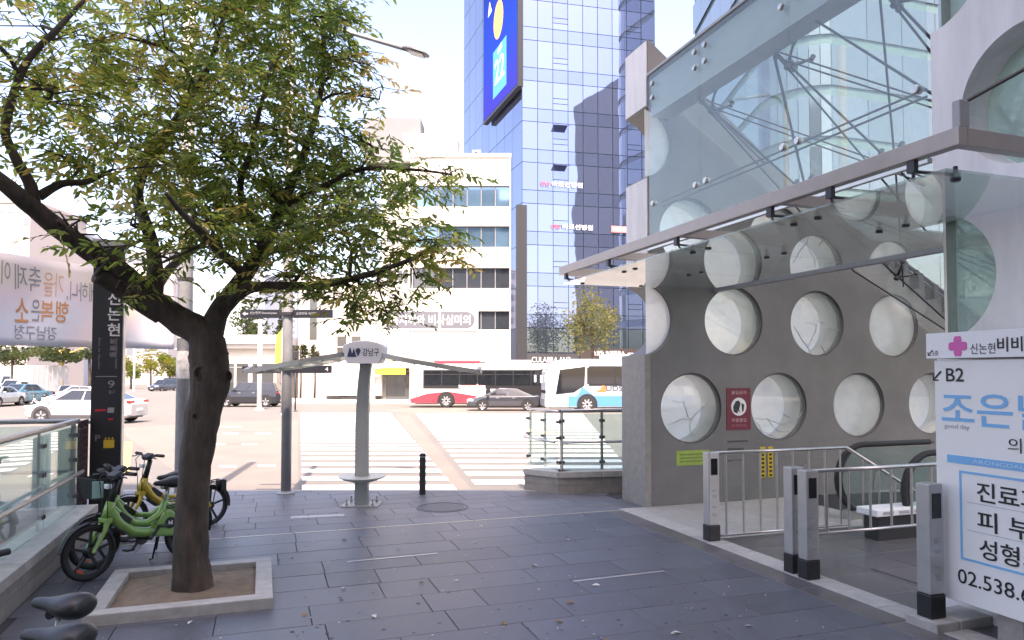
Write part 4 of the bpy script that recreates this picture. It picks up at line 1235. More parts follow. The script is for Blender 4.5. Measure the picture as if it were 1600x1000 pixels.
def paint(name, col, metal=.3): return mat(name, col, .28, metal, coat=.9)
def car(name, pos, ang, label, pm, L=4.6, W=1.84, Hh=1.45, hood=.95, belt=.98, rf=(-1.55, -.75, .45, 1.25), wb_=2.75, r=.33, tailh=None, clad=None, group='cars at the junction', cat='car', deck=None):
    """x forward. rf: rear glass foot, rear roof, front roof, windscreen foot"""
    t = thing(name, pos, label, cat, group, ang if ang else 1e-6)
    tailh = tailh or belt
    xs = [-L / 2, -L / 2 + .06, -L / 2 + .3, rf[0], 0, rf[3], L / 2 - .75, L / 2 - .25, L / 2 - .04, L / 2]
    zt = [tailh - .25, tailh - .06, tailh, belt + .02, belt, belt - .01, hood - .06, hood - .2, hood - .38, hood - .45]
    wd = [.80, .90, .96, 1, 1, 1, .97, .90, .78, .70]
    rings = []
    for x, z, w in zip(xs, zt, wd):
        h = W / 2 * w
        zb_ = .24 if abs(x) < L / 2 - .1 else .34
        mid = zb_ + (z - zb_) * .55
        rings.append([Vector((x, -h * .9, zb_)), Vector((x, -h, zb_ + .08)), Vector((x, -h, mid)), Vector((x, -h * .95, z - .05)), Vector((x, -h * .80, z)), Vector((x, h * .80, z)),
                      Vector((x, h * .95, z - .05)), Vector((x, h, mid)), Vector((x, h, zb_ + .08)), Vector((x, h * .9, zb_))])
    body = MB().loft(rings).build('body', pm, t, world=False, bevel=.02)
    # cabin
    x0, x1, x2, x3 = rf
    hw0, hw1 = W / 2 * .93, W / 2 * .70
    base = lambda x: [Vector((x, -hw0, belt - .02)), Vector((x, hw0, belt - .02))]
    cab = MB()
    zr = Hh
    B = [Vector((x0, -hw0 * .93, belt - .02)), Vector((x3, -hw0 * .93, belt - .02)), Vector((x3, hw0 * .93, belt - .02)), Vector((x0, hw0 * .93, belt - .02))]
    T = [Vector((x1, -hw1, zr - .04)), Vector((x2, -hw1, zr)), Vector((x2, hw1, zr)), Vector((x1, hw1, zr - .04))]
    cab.add(B + T, [(4, 5, 6, 7), (0, 1, 5, 4), (1, 2, 6, 5), (2, 3, 7, 6), (3, 0, 4, 7)])
    cab.build('cabin', pm, t, world=False, bevel=.05)
    def quad(pts, name, m, out):
        n = (pts[1] - pts[0]).cross(pts[3] - pts[0]).normalized()
        if n.dot(out) < 0: n = -n
        ps = [p + n * .012 for p in pts]
        MB().add(ps + [p - n * .03 for p in ps], [(0, 1, 2, 3), (0, 4, 5, 1), (1, 5, 6, 2), (2, 6, 7, 3), (3, 7, 4, 0)]).build(name, m, t, world=False)
    def face(a, b, c, d, u0, u1, v0=.1, v1=.9):
        f = lambda u, v: a.lerp(b, u).lerp(d.lerp(c, u), v)
        return [f(u0, v0), f(u1, v0), f(u1, v1), f(u0, v1)]
    quad(face(B[1], B[2], T[2], T[1], .07, .93, .06, .93), 'windscreen', M_carglass, Vector((1, 0, .3)))
    quad(face(B[3], B[0], T[0], T[3], .1, .9, .15, .9), 'rear_window', M_carglass, Vector((-1, 0, .3)))
    for s, (a, b, c, d) in ((-1, (B[0], B[1], T[1], T[0])), (1, (B[3], B[2], T[2], T[3]))):
        for u0, u1 in ((.09, .36), (.39, .64), (.67, .91)) if x1 < -1.2 else ((.13, .50), (.53, .88)):
            quad(face(a, b, c, d, u0, u1, .12, .9), 'side_window', M_carglass, Vector((0, s, .2)))
        hw = W / 2
        MB().box((x3 - .35, s * (hw + .09), belt + .06), (.16, .2, .13)).build('mirror', pm, t, world=False, bevel=.03)
        for xh in (.45, -.55):
            MB().box((xh, s * (hw * .985 + .012), belt - .13), (.2, .02, .03)).build('door_handle', M_alloy, t, world=False)
        MB().box((L / 2 - .26, s * hw * .66, hood - .27), (.42, .42, .13), (Vector((.93, -s * .36, 0)), Vector((s * .36, .93, 0)), Z3)).build('headlight', M_headl, t, world=False, bevel=.02)
        MB().box((-L / 2 + .10, s * hw * .68, tailh - .13), (.16, .44, .12)).build('tail_light', M_tail, t, world=False, bevel=.02)
        for wx in (wb_ / 2 - .02, -wb_ / 2 - .02):
            b_ = MB()
            ro, ri = r * 1.24, r * .9
            prof = [(wx + ro * cos(pi * k / 14), r + ro * sin(pi * k / 14)) for k in range(15)]
            prof = [(wx + ro, .27)] + prof + [(wx - ro, .27)]
            b_.prism(prof, (0, s * (hw - .2), 0), X3, Z3, Y3 * s * .206)
            b_.build('wheel_arch', clad or M_black, t, world=False)
            wheel(t, wx, s * (hw - .10), r, .23, s, M_alloy)
        if clad:
            MB().box((0, s * (hw - .005), .33), (wb_ - 2 * r * 1.26, .03, .16)).build('sill_cladding', clad, t, world=False)
    MB().box((L / 2 + .0, 0, .42), (.04, W * .62, .2)).build('grille', M_black, t, world=False)
    MB().box((L / 2 + .025, 0, .5), (.02, .5, .11)).build('number_plate', M_plate, t, world=False)
    MB().box((-L / 2 - .01, 0, .62), (.03, .5, .11)).build('number_plate', M_plate, t, world=False)
    MB().box((0, 0, .28), (L * .9, W * .8, .1)).build('underbody', M_black, t, world=False)
    return t
P_white = paint('pearl white paint', (0.46, 0.465, 0.47), .1)
P_grey = paint('steel grey paint', (0.055, 0.058, 0.07), .5)
P_black = paint('black blue paint', (0.02, 0.022, 0.03), .4)
P_teal = paint('teal blue paint', (0.08, 0.20, 0.27), .3)
P_silver = paint('silver paint', (0.45, 0.46, 0.48), .6)
left = yaw_of(V(-1, 0))
def onroad(px, py):
    p = RG(px, py); return p
car('white_car', onroad(138, 660), left, 'white electric hatchback with dark wheel arches passing behind the black pylon', P_white, L=4.9, W=1.9, Hh=1.58, hood=1.02, belt=1.04, rf=(-2.1, -1.05, .35, 1.55), wb_=3.1, r=.37, tailh=1.12, clad=mat('grey cladding', (.06, .06, .065), .6))
car('offroad_car', onroad(392, 635), left, 'black off-road car waiting in front of the low cream shop', P_black, L=4.75, W=1.92, Hh=1.76, hood=1.12, belt=1.14, rf=(-2.2, -1.95, .5, 1.15), wb_=2.82, r=.39, tailh=1.14)
car('dark_sedan', onroad(789, 641), left, 'dark grey sedan driving in front of the red bus', P_grey, L=4.75, W=1.86, Hh=1.44, hood=.94, belt=.95, rf=(-1.85, -.75, .35, 1.4), wb_=2.82, r=.34, tailh=1.0)
tocam = yaw_of(V(.05, -1)); 
car('grey_car', C(xx(256, 105), 105, rz(105)), yaw_of(V(-.25, -1)), 'dark grey car coming down the side street by the green trees', P_grey, L=4.7, Hh=1.75, hood=1.08, belt=1.1, rf=(-2.2, -1.9, .4, 1.15))
car('dark_van', C(xx(268, 118), 118, rz(118)), yaw_of(V(-.25, -1)), 'dark van following the grey car down the side street', P_black, L=4.9, W=1.95, Hh=2.0, hood=1.2, belt=1.2, rf=(-2.35, -2.2, .8, 1.5))
car('teal_car', C(xx(36, 56), 56, rz(56)), yaw_of(V(-.1, -1)), 'teal car stopped in front of the white box lorry', P_teal, Hh=1.6, hood=1.0, belt=1.02)
car('grey_car', C(xx(-3, 52), 52, rz(52)), yaw_of(V(.12, -1)), 'grey sedan cut by the picture edge beside the teal car', P_silver)
car('silver_car', C(xx(110, 60), 60, rz(60)), yaw_of(V(.5, -1)), 'silver car queuing behind the parked bicycles', P_silver)
car('pale_car', C(xx(128, 52), 52, rz(52)), yaw_of(V(-1, -.2)), 'pale grey car between the bicycles and the pylon', paint('pale grey paint', (.3, .31, .33), .5), Hh=1.5)
car('white_van', C(xx(8, 76), 76, rz(76)), yaw_of(V(-.1, -1)), 'white van far behind the teal car under the banner', P_white, L=5, W=1.95, Hh=2.3, hood=1.35, belt=1.35, rf=(-2.4, -2.3, 1.2, 1.9))

# box lorry
def lorry():
    pos = C(xx(52, 64), 64, rz(64)); t = thing('box_lorry', pos, 'small lorry with a plain white ribbed box body behind the teal car', 'lorry', None, yaw_of(V(-.25, -1)))
    M_bx = mat('grey white box', (.50, .50, .50), .5, .1, var=.05, scale=2)
    MB().box((-.9, 0, 2.0), (3.9, 2.0, 2.3)).build('box_body', M_bx, t, world=False, bevel=.03)
    for k in range(8):
        MB().box((-2.6 + k * .5, 0, 2.0), (.06, 2.05, 2.2)).build('rib', M_bx, t, world=False)
    MB().loft([[Vector((x, -.85 * w, .5)), Vector((x, -.9 * w, 1.1)), Vector((x, -.78 * w, z)), Vector((x, .78 * w, z)), Vector((x, .9 * w, 1.1)), Vector((x, .85 * w, .5))] for x, z, w in ((1.15, 2.0, 1), (2.0, 1.95, 1), (2.45, 1.2, .98), (2.5, .9, .95))]).build('cab', P_white, t, world=False, bevel=.04)
    MB().add([(2.06, -.66, 1.86), (2.06, .66, 1.86), (2.46, .74, 1.24), (2.46, -.74, 1.24)], [(0, 1, 2, 3)]).build('windscreen', M_carglass, t, world=False)
    for s in (-1, 1):
        MB().box((1.6, s * .86, 1.5), (.6, .03, .4)).build('side_window', M_carglass, t, world=False)
        MB().box((2.5, s * .6, .85), (.06, .3, .18)).build('headlight', M_headl, t, world=False)
        wheel(t, 1.75, s * .78, .34, .22, s, M_alloy); wheel(t, -1.6, s * .78, .34, .3, s, M_alloy)
    MB().box((-.3, 0, .62), (4.4, .8, .2)).build('chassis', M_black, t, world=False)
lorry()

def bus(name, pos, ang, label, L, W, Hb, body_m, skirt_m, kind):
    t = thing(name, pos, label, 'bus', 'buses at the junction', ang)
    def outline(x, inset, top):
        h = W / 2 - inset
        return [Vector((x, -h, .32)), Vector((x, -h, top - .35)), Vector((x, -h + .16, top - .06)), Vector((x, -h + .45, top)),
                Vector((x, h - .45, top)), Vector((x, h - .16, top - .06)), Vector((x, h, top - .35)), Vector((x, h, .32))]
    f = L / 2
    if kind == 'city':
        xs = [(-f, .12, Hb - .1), (-f + .15, .02, Hb), (f - .35, 0, Hb), (f - .1, .07, Hb - .03), (f, .2, Hb - .2)]
    else:
        xs = [(-f, .12, Hb - .1), (-f + .15, .02, Hb), (f - 1.6, 0, Hb), (f - .9, .03, Hb - .06), (f - .35, .09, Hb - .3), (f - .05, .22, Hb - .75)]
    b = MB().loft([outline(*q) for q in xs])
    b.build('body', body_m, t, world=False, bevel=.03)
    for s in (-1, 1):
        y = s * (W / 2 + .004)
        if kind == 'city':
            zs = (1.32, 2.62)
            MB().box((-.35, y, (zs[0] + zs[1]) / 2), (L - 1.1, .012, zs[1] - zs[0])).build('window_band', M_black, t, world=False)
            n = 8
            for k in range(n):
                x = f - .95 - (k + .5) * (L - 1.3) / n
                w_ = MB().box((x, y + s * .012, 2.05), ((L - 1.3) / n - .09, .02, .98)).build('window', M_carglass, t, world=False)
                MB().box((x, y + s * .026, 2.3), ((L - 1.3) / n - .1, .012, .035)).build('window_bar', M_dsteel, w_, world=False)
            MB().prism([(f - .1, .34), (f - .02, .62), (f - 1.2, .98), (f - 2.6, 1.12), (f - 3.6, .98), (f - 4.6, .80), (f - 5.2, .34)], (0, y, 0), X3, Z3, Y3 * s * .014).build('red_flank', skirt_m, t, world=False)
            MB().box((-2.6, y, .62), (4.9, .014, .5)).build('red_flank', skirt_m, t, world=False)
            MB().box((-3.2, y + s * .002, 1.05), (4.4, .014, .6)).build('dark_panel', M_black, t, world=False)
            MB().box((f - 4.35, y + s * .004, 1.25), (1.7, .016, .78)).build('advert_panel', mat('pale advert', (.66, .60, .58), .5), t, world=False)
            MB().prism([(0, -.3), (.28, -.3), (.34, 0), (.2, .34), (.05, .3), (-.04, 0)], (f - 5.55, y + s * .018, 1.12), X3, Z3, Y3 * s * .004).build('advert_figure', M_black, t, world=False)
            lettering('5 ar', Vector((f - 3.35 if s > 0 else f - 3.35, y + s * .03, 1.38)), Vector((-s, 0, 0)), Z3, .62, .2, M_white, t, world=False) if s > 0 else None
            if s > 0:
                lettering('마음기자', Vector((f - 3.6, y + .03, 1.36)), Vector((-1, 0, 0)), Z3, 1.4, .24, M_redl, t, world=False)
                lettering('의원', Vector((f - 4.2, y + .03, 1.0)), Vector((-1, 0, 0)), Z3, .6, .2, M_redl, t, world=False)
        else:
            MB().box((-1.0, y, 2.18), (L - 3.2, .012, 1.2)).build('window_band', M_black, t, world=False)
            for k in range(4):
                x = f - 3.3 - k * 1.75
                MB().box((x, y + s * .012, 2.2), (1.62, .02, 1.0)).build('window', M_carglass, t, world=False)
            MB().prism([(f - .85, 2.55), (f - 2.4, 2.75), (f - 2.35, 1.62), (f - 1.7, 1.2), (f - .6, 1.1)], (0, y, 0), X3, Z3, Y3 * s * .02).build('cab_window', M_carglass, t, world=False)
            MB().box((-1.0, y, 1.28), (L - 3.5, .014, .6)).build('grey_flank', mat('silver grey flank', (.42, .43, .44), .4, .2), t, world=False)
            MB().box((-.55, y + s * .002, .68), (L - 1.6, .014, .62)).build('blue_flank', skirt_m, t, world=False)
            MB().prism([(f - 1.9, 1.0), (f - 2.9, 1.0), (f - 2.2, 1.56)], (0, y + s * .003, 0), X3, Z3, Y3 * s * .012).build('blue_flank', skirt_m, t, world=False)
            if s > 0:
                MB().prism([(0, 0), (.62, 0), (.75, .28), (.45, .42), (.3, .18)], (f - 3.0, y + .018, 1.22), -X3, Z3, Y3 * .004).build('logo_mark', mat('orange red', (.75, .16, .05), .5), t, world=False)
                lettering('UDS', Vector((f - 3.65, y + .022, 1.28)), Vector((-1, 0, 0)), Z3, 1.0, .32, mat('navy print', (.03, .04, .09), .5), t, world=False, bold=.01)
                MB().box((f - 6.35, y + .016, .95), (1.5, .012, 1.1)).build('advert_panel', mat('light blue print', (.45, .66, .86), .5), t, world=False)
                lettering('재미', Vector((f - 5.75, y + .03, 1.1)), Vector((-1, 0, 0)), Z3, 1.1, .3, M_white, t, world=False, bold=.012)
                lettering('열정', Vector((f - 5.75, y + .03, .6)), Vector((-1, 0, 0)), Z3, 1.1, .34, M_white, t, world=False, bold=.012)
        wxs = (f - 2.5, -f + 3.0)
        for wx in wxs:
            ro = .62
            prof = [(wx + ro, .30)] + [(wx + ro * cos(pi * k / 14), .5 + ro * sin(pi * k / 14)) for k in range(15)] + [(wx - ro, .30)]
            MB().prism(prof, (0, s * (W / 2 - .3), 0), X3, Z3, Y3 * s * .322).build('wheel_arch', M_black, t, world=False)
            wheel(t, wx, s * (W / 2 - .12), .5, .3, s, M_alloy, 8)
        MB().tube([(f - .2, s * (W / 2 - .1), 2.6), (f + .25, s * (W / 2 + .12), 2.5), (f + .28, s * (W / 2 + .14), 2.2)], .03, 6).build('mirror_arm', M_black, t, world=False)
        MB().box((f + .28, s * (W / 2 + .14), 2.0), (.12, .2, .45)).build('mirror', M_black if kind == 'city' else M_white, t, world=False, bevel=.03)
        MB().box((f - .10, s * (W / 2 - .45), .72), (.16, .4, .18)).build('headlight', M_headl, t, world=False, bevel=.03)
    if kind == 'city':
        MB().box((f + .005, 0, 1.9), (.02, W - .5, 1.35)).build('windscreen', M_carglass, t, world=False)
        MB().box((f - .02, 0, 2.82), (.05, W - .8, .26)).build('route_sign', M_black, t, world=False)
        MB().box((f - 3.2, 0, Hb + .12), (3.2, W - .8, .28)).build('roof_unit', mat('bus red', (0.62, 0.03, 0.05), .35, coat=.6), t, world=False, bevel=.08)
        MB().box((-1.2, 0, Hb + .12), (3.2, W - .8, .26)).build('roof_unit', M_white, t, world=False, bevel=.08)
        MB().box((f - .03, 0, .62), (.06, W - .3, .5)).build('bumper', skirt_m, t, world=False, bevel=.03)
    else:
        MB().add([(f - .30, -W / 2 + .22, Hb - .40), (f - .30, W / 2 - .22, Hb - .40), (f - .02, W / 2 - .28, 1.15), (f - .02, -W / 2 + .28, 1.15)], [(0, 1, 2, 3)]).build('windscreen', M_carglass, t, world=False)
        MB().box((-1.4, 0, Hb + .14), (4.6, W - .7, .3)).build('roof_unit', M_white, t, world=False, bevel=.1)
        MB().box((f - .04, 0, .6), (.12, W - .4, .5)).build('bumper', P_white, t, world=False, bevel=.05)
    MB().box((0, 0, .34), (L * .94, W * .85, .16)).build('underbody', M_black, t, world=False)
    return t
bus_white = mat('bus white', (0.74, 0.74, 0.73), .35, coat=.7)
red = mat('bus red', (0.62, 0.03, 0.05), .35, coat=.6)
D = RD(637)
bus('city_bus', C(xx(641, D) + 5.6, D + 1.2, rz(D)), yaw_of(V(-1, 0)), 'long white and red city bus behind the dark sedan', 11.2, 2.5, 3.05, bus_white, red, 'city')
D = RD(645)
a_ = V(-1, -.10).normalized()
bus('tour_bus', C(xx(846, D) + 4.7, D + 1.7, rz(D)), yaw_of(a_), 'white and sky blue tour bus in front, half behind the station wall', 9.2, 2.45, 3.2, mat('bus cool white', (.70, .74, .78), .35, coat=.7), mat('bus sky blue', (0.055, 0.22, 0.47), .35, coat=.6), 'tour')
# ------------------------------------------------------------------ glass balustrades on granite plinths
def plinth_blocks(t, a, b, th, h, n, inward, cap=0.10):
    """granite plinth from a to b (ground points), face blocks and cap stones"""
    a, b = Vector(a), Vector(b); L = (b - a).length; d = (b - a).normalized(); w = Vector(inward).normalized()
    for k in range(n):
        s0, s1 = L * k / n + .002, L * (k + 1) / n - .002
        for z0, z1, o in ((-.02, (h - cap) * .52 - .002, 0.0), ((h - cap) * .52 + .002, h - cap - .002, 0.0)):
            MB().box(a + d * (s0 + s1) / 2 + w * (th / 2 + o + R.uniform(0, .002)) + Z3 * (z0 + z1) / 2, (s1 - s0, th, z1 - z0), (d, w, Z3)).build('granite_block', M_granite, t)
        MB().box(a + d * (s0 + s1) / 2 + w * (th / 2 + .01 - .02) + Z3 * (h - cap / 2), (s1 - s0, th + .03, cap), (d, w, Z3)).build('cap_stone', M_granite_l, t, bevel=.006)
def glass_run(t, a, b, z0, z1, n, inward, midz, rail_r=.032):
    a, b = Vector(a), Vector(b); L = (b - a).length; d = (b - a).normalized(); w = Vector(inward).normalized()
    for k in range(n):
        s0, s1 = L * k / n + .02, L * (k + 1) / n - .02
        MB().box(a + d * (s0 + s1) / 2 + Z3 * (z0 + z1 - .06) / 2, (s1 - s0, .012, z1 - z0 - .06), (d, w, Z3)).build('glass_pane', M_rail_glass, t)
    for k in range(n + 1):
        p = a + d * (L * k / n)
        pb = MB().box(p + w * .05 + Z3 * (z0 + z1 - .03) / 2, (.05, .022, z1 - z0 - .03), (d, w, Z3)).build('post', M_steel, t)
        for z in (z0 + .14, (z0 + z1) / 2 + .05, z1 - .18):
            for s in (-.035, .035):
                MB().box(p + d * s + w * .012 + Z3 * z, (.03, .05, .045), (d, w, Z3)).build('glass_clamp', M_dsteel, pb)
    MB().tube([a + Z3 * z1, b + Z3 * z1], rail_r, 10).build('handrail', M_steel, t, smooth=True)
    MB().tube([a - w * .07 + Z3 * midz, b - w * .07 + Z3 * midz], .022, 8).build('side_rail', M_steel, t, smooth=True)
    for k in range(n):
        p = a + d * (L * (k + .12) / n) + Z3 * midz
        MB().tube([p - w * .07, p - w * .02 + Z3 * -.03, p + Z3 * -.03], .010, 6).build('rail_bracket', M_dsteel, t)
lb = thing('stairwell_balustrade', (-2.2, 7, 0), 'glass balustrade on a low granite wall running past the parked green bikes', 'balustrade')
plinth_blocks(lb, (-2.0, 2.5, 0), (-2.0, 10.52, 0), .36, .36, 8, (-1, 0, 0))
glass_run(lb, (-2.2, 1.7, 0), (-2.2, 10.40, 0), .36, 1.44, 6, (-1, 0, 0), .80)
glass_run(lb, (-2.24, 10.42, 0), (-7.4, 10.42, 0), .36, 1.44, 4, (0, -1, 0), .80)
plinth_blocks(lb, (-7.4, 10.52, 0), (-2.38, 10.52, 0), .2, .36, 4, (0, -1, 0))
# perforated dark screen between rail and pylon
b = MB()
hl = []
for i in range(5):
    for j in range(13):
        hl.append(circ(.05 + i * .1 + (.025 if j % 2 else -.012), .07 + j * .088 + R.uniform(-.012, .012), R.uniform(.018, .034), 7, R.uniform(0, 1), R.uniform(0, 1) + 2 * pi) if False else circ(.05 + i * .1 + (.025 if j % 2 else -.012), .07 + j * .088, R.uniform(.018, .034), 7))
b.prism([(0, 0), (.55, 0), (.55, 1.22), (0, 1.22)], (-2.22, 10.56, .2), Y3, Z3, -X3 * .012, hl)
tag(b.build('perforated_screen', mat('brown perforated metal', (.05, .03, .032), .5, .4)), 'dark perforated metal screen between glass balustrade and subway pylon', 'screen')

rb = thing('stairwell_balustrade', G(930, 768), 'glass balustrade on a pale granite plinth beyond the plaza, beside the porthole wall', 'balustrade')
qa, qb, qc = G(819, 764), G(872, 770.5), G(1004, 767)
ins = V(.25, 1)
plinth_blocks(rb, qb, qc, .30, .37, 2, V(0, 1))
plinth_blocks(rb, qa, qb + (qa - qb).normalized() * .002, .30, .37, 1, V(.9, .45))
ga, gb_, gc = qa + V(.10, .1), qb + V(.07, .14), qc + V(0, .14)
glass_run(rb, gb_, gc, .37, 1.40, 2, V(0, 1), .86, .026)
glass_run(rb, ga + V(-.02, 0.6), gb_ + V(-.06, .0), .37, 1.38, 2, V(1, .3), .86, .022)
gd = ga + V(.2, 3.0)

# ------------------------------------------------------------------ tree pit and the big tree
tp_ = thing('tree_pit', (-.62, 7.36, 0), 'square pale granite frame of bare earth around the big tree', 'tree pit')
X0, X1, Y0, Y1, KW, KH = -1.36, .11, 6.64, 8.09, .15, .095
for nm, (a, b_, c, d_) in (('k', (X0, X1, Y0, Y0 + KW)), ('k', (X0 + KW * 0, X1, Y1 - KW, Y1)), ('k', (X0, X0 + KW, Y0 + KW + .004, Y1 - KW - .004)), ('k', (X1 - KW, X1, Y0 + KW + .004, Y1 - KW - .004))):
    MB().bb(a, b_, c, d_, -.02, KH).build('kerb_stone', M_granite_l, tp_, bevel=.008)
M_soil = mat('dry earth', (.29, .215, .15), .95, var=.35, scale=7, bump=.6, bscale=45, col2=(.18, .135, .10))
b = MB(); N = 16
for j in range(N + 1):
    for i in range(N + 1):
        x = X0 + KW + (X1 - X0 - 2 * KW) * i / N; y = Y0 + KW + (Y1 - Y0 - 2 * KW) * j / N
        dx, dy = x - G(307, 922).x, y - G(307, 922).y
        b.v.append(Vector((x, y, .035 + .055 * math.exp(-(dx * dx + dy * dy) / .12) + .018 * noise.noise(Vector((x * 5, y * 5, 0))))))
for j in range(N):
    for i in range(N):
        k = j * (N + 1) + i; b.f.append((k, k + 1, k + N + 2, k + N + 1)); b.mi.append(0)
b.build('earth', M_soil, tp_, smooth=True)

M_bark = mat('bark', (.078, .058, .046), .9, var=.55, scale=9, bump=1.0, bscale=24, stretch=(1, 1, .35))
tree = thing('zelkova_tree', G(307, 925), 'big spreading street tree with forked dark trunk in the granite earth frame', 'tree')
def smooth_path(pts, rad, sub=4):
    """Catmull-Rom through points with radii"""
    P, Q = [], []
    n = len(pts)
    for i in range(n - 1):
        p0, p1, p2, p3 = pts[max(i - 1, 0)], pts[i], pts[i + 1], pts[min(i + 2, n - 1)]
        for k in range(sub):
            t = k / sub
            P.append(0.5 * ((2 * p1) + (p2 - p0) * t + (2 * p0 - 5 * p1 + 4 * p2 - p3) * t * t + (3 * p1 - p0 - 3 * p2 + p3) * t ** 3))
            Q.append(rad[i] + (rad[i + 1] - rad[i]) * t)
    P.append(pts[-1]); Q.append(rad[-1])
    return P, Q
def bark_tube(pts, rad, n=14, rough=.10, sub=5):
    P, Q = smooth_path(pts, rad, sub)
    b = MB(); b.tube(P, Q, n)
    k = len(P)
    for i in range(k):
        for j in range(n):
            v = b.v[i * n + j]; c = P[i]
            f = 1 + rough * (noise.noise(v * 7.0) + .6 * noise.noise(v * 19.0))
            b.v[i * n + j] = c + (v - c) * f
    return b
skeleton = []       # (point, radius) of every limb, for hanging branches on
def limb(pix, rad, nm='limb', n=12, rough=.08):
    pts = [A(*q) for q in pix]
    P, Q = smooth_path(pts, rad, 5)
    skeleton.extend(zip(P, Q))
    return bark_tube(pts, rad, n, rough).build(nm, M_bark, tree, smooth=True)
T_ = 6.69
base = G(307, 925)
trunk_pix = [(307, 930, T_), (305, 905, T_), (303, 860, T_), (305, 760, T_), (317, 660, T_), (328, 600, T_), (326, 555, T_), (318, 522, T_)]
tr = bark_tube([A(*q) for q in trunk_pix], [.205, .175, .155, .136, .150, .172, .17, .15], 22, .10, 6)
trunk = tr.build('trunk', M_bark, tree, smooth=True)
skeleton += [(A(318, 522, T_), .15)]
# healed branch scars on the trunk
for px, py, dd, r in ((313, 583, -.16, .062), (355, 588, -.05, .05), (305, 650, -.15, .02)):
    c = A(px, py, T_ + dd)
    b = MB(); nn = (A(px, py, T_ - 1) - A(px, py, T_)).normalized() if px < 340 else V(.9, -.4)
    u = nn.cross(Z3).normalized(); w = u.cross(nn)
    prof = [(.0, -.03), (.62, -.028), (.78, .012), (1.0, .022), (1.2, -.01), (1.35, -.05)]
    vs = []
    for rr, h in prof:
        for k in range(14):
            a = 2 * pi * k / 14
            vs.append(c + (u * cos(a) * .85 + w * sin(a)) * r * rr + nn * h)
    fs = [(i * 14 + k, i * 14 + (k + 1) % 14, (i + 1) * 14 + (k + 1) % 14, (i + 1) * 14 + k) for i in range(5) for k in range(14)]
    b.add(vs, fs)
    b.build('branch_scar', M_bark, tree, smooth=True)
limb([(330, 560, T_), (315, 522, T_), (272, 496, 6.65), (228, 462, 6.5), (180, 420, 6.3), (135, 390, 6.1), (90, 358, 5.9), (40, 318, 5.7), (0, 285, 5.5), (-60, 240, 5.3)], [.16, .15, .125, .11, .095, .085, .08, .072, .062, .05])
limb([(250, 492, 6.6), (215, 470, 6.45), (180, 447, 6.3), (148, 430, 6.15)], [.09, .085, .075, .068], 'cut_limb')
limb([(322, 545, T_), (338, 492, 6.75), (365, 452, 6.9), (395, 408, 7.05), (425, 350, 7.2), (455, 280, 7.35), (480, 210, 7.4), (500, 120, 7.5), (500, 30, 7.5)], [.13, .10, .085, .07, .055, .045, .036, .026, .016])
limb([(345, 488, 6.8), (385, 452, 6.75), (430, 446, 6.7), (490, 446, 6.6), (560, 432, 6.6), (640, 405, 6.6), (690, 375, 6.6)], [.062, .05, .042, .035, .028, .02, .01], n=10)
limb([(238, 470, 6.5), (240, 420, 6.6), (232, 370, 6.8), (210, 300, 7.0), (235, 235, 7.1), (270, 180, 7.2), (318, 100, 7.4), (340, 20, 7.5)], [.085, .07, .06, .052, .045, .038, .028, .018])
limb([(48, 325, 5.75), (40, 285, 5.7), (12, 235, 5.6), (0, 190, 5.6), (28, 95, 5.6), (75, 40, 5.7), (120, -10, 5.8)], [.055, .045, .036, .032, .03, .024, .016], n=10)
limb([(55, 305, 5.8), (90, 285, 5.9), (132, 281, 6.0), (170, 262, 6.2)], [.04, .032, .024, .012], n=9)
limb([(415, 372, 7.15), (380, 320, 7.0), (372, 285, 6.9), (385, 240, 6.8), (400, 170, 6.7), (420, 90, 6.6)], [.045, .036, .032, .026, .02, .012], n=9)
limb([(440, 320, 7.3), (500, 290, 7.2), (560, 262, 7.1), (640, 262, 7.0), (705, 270, 7.0)], [.036, .03, .024, .016, .008], n=9)
limb([(380, 428, 6.95), (340, 390, 6.4), (310, 360, 5.9), (280, 330, 5.4), (255, 300, 5.0)], [.05, .04, .032, .024, .012], n=9)
limb([(235, 460, 6.5), (262, 420, 7.2), (300, 390, 7.9), (350, 360, 8.6)], [.06, .045, .034, .016], n=9)
limb([(400, 400, 7.1), (450, 380, 7.8), (520, 350, 8.5), (580, 330, 9.0)], [.045, .036, .026, .012], n=9)
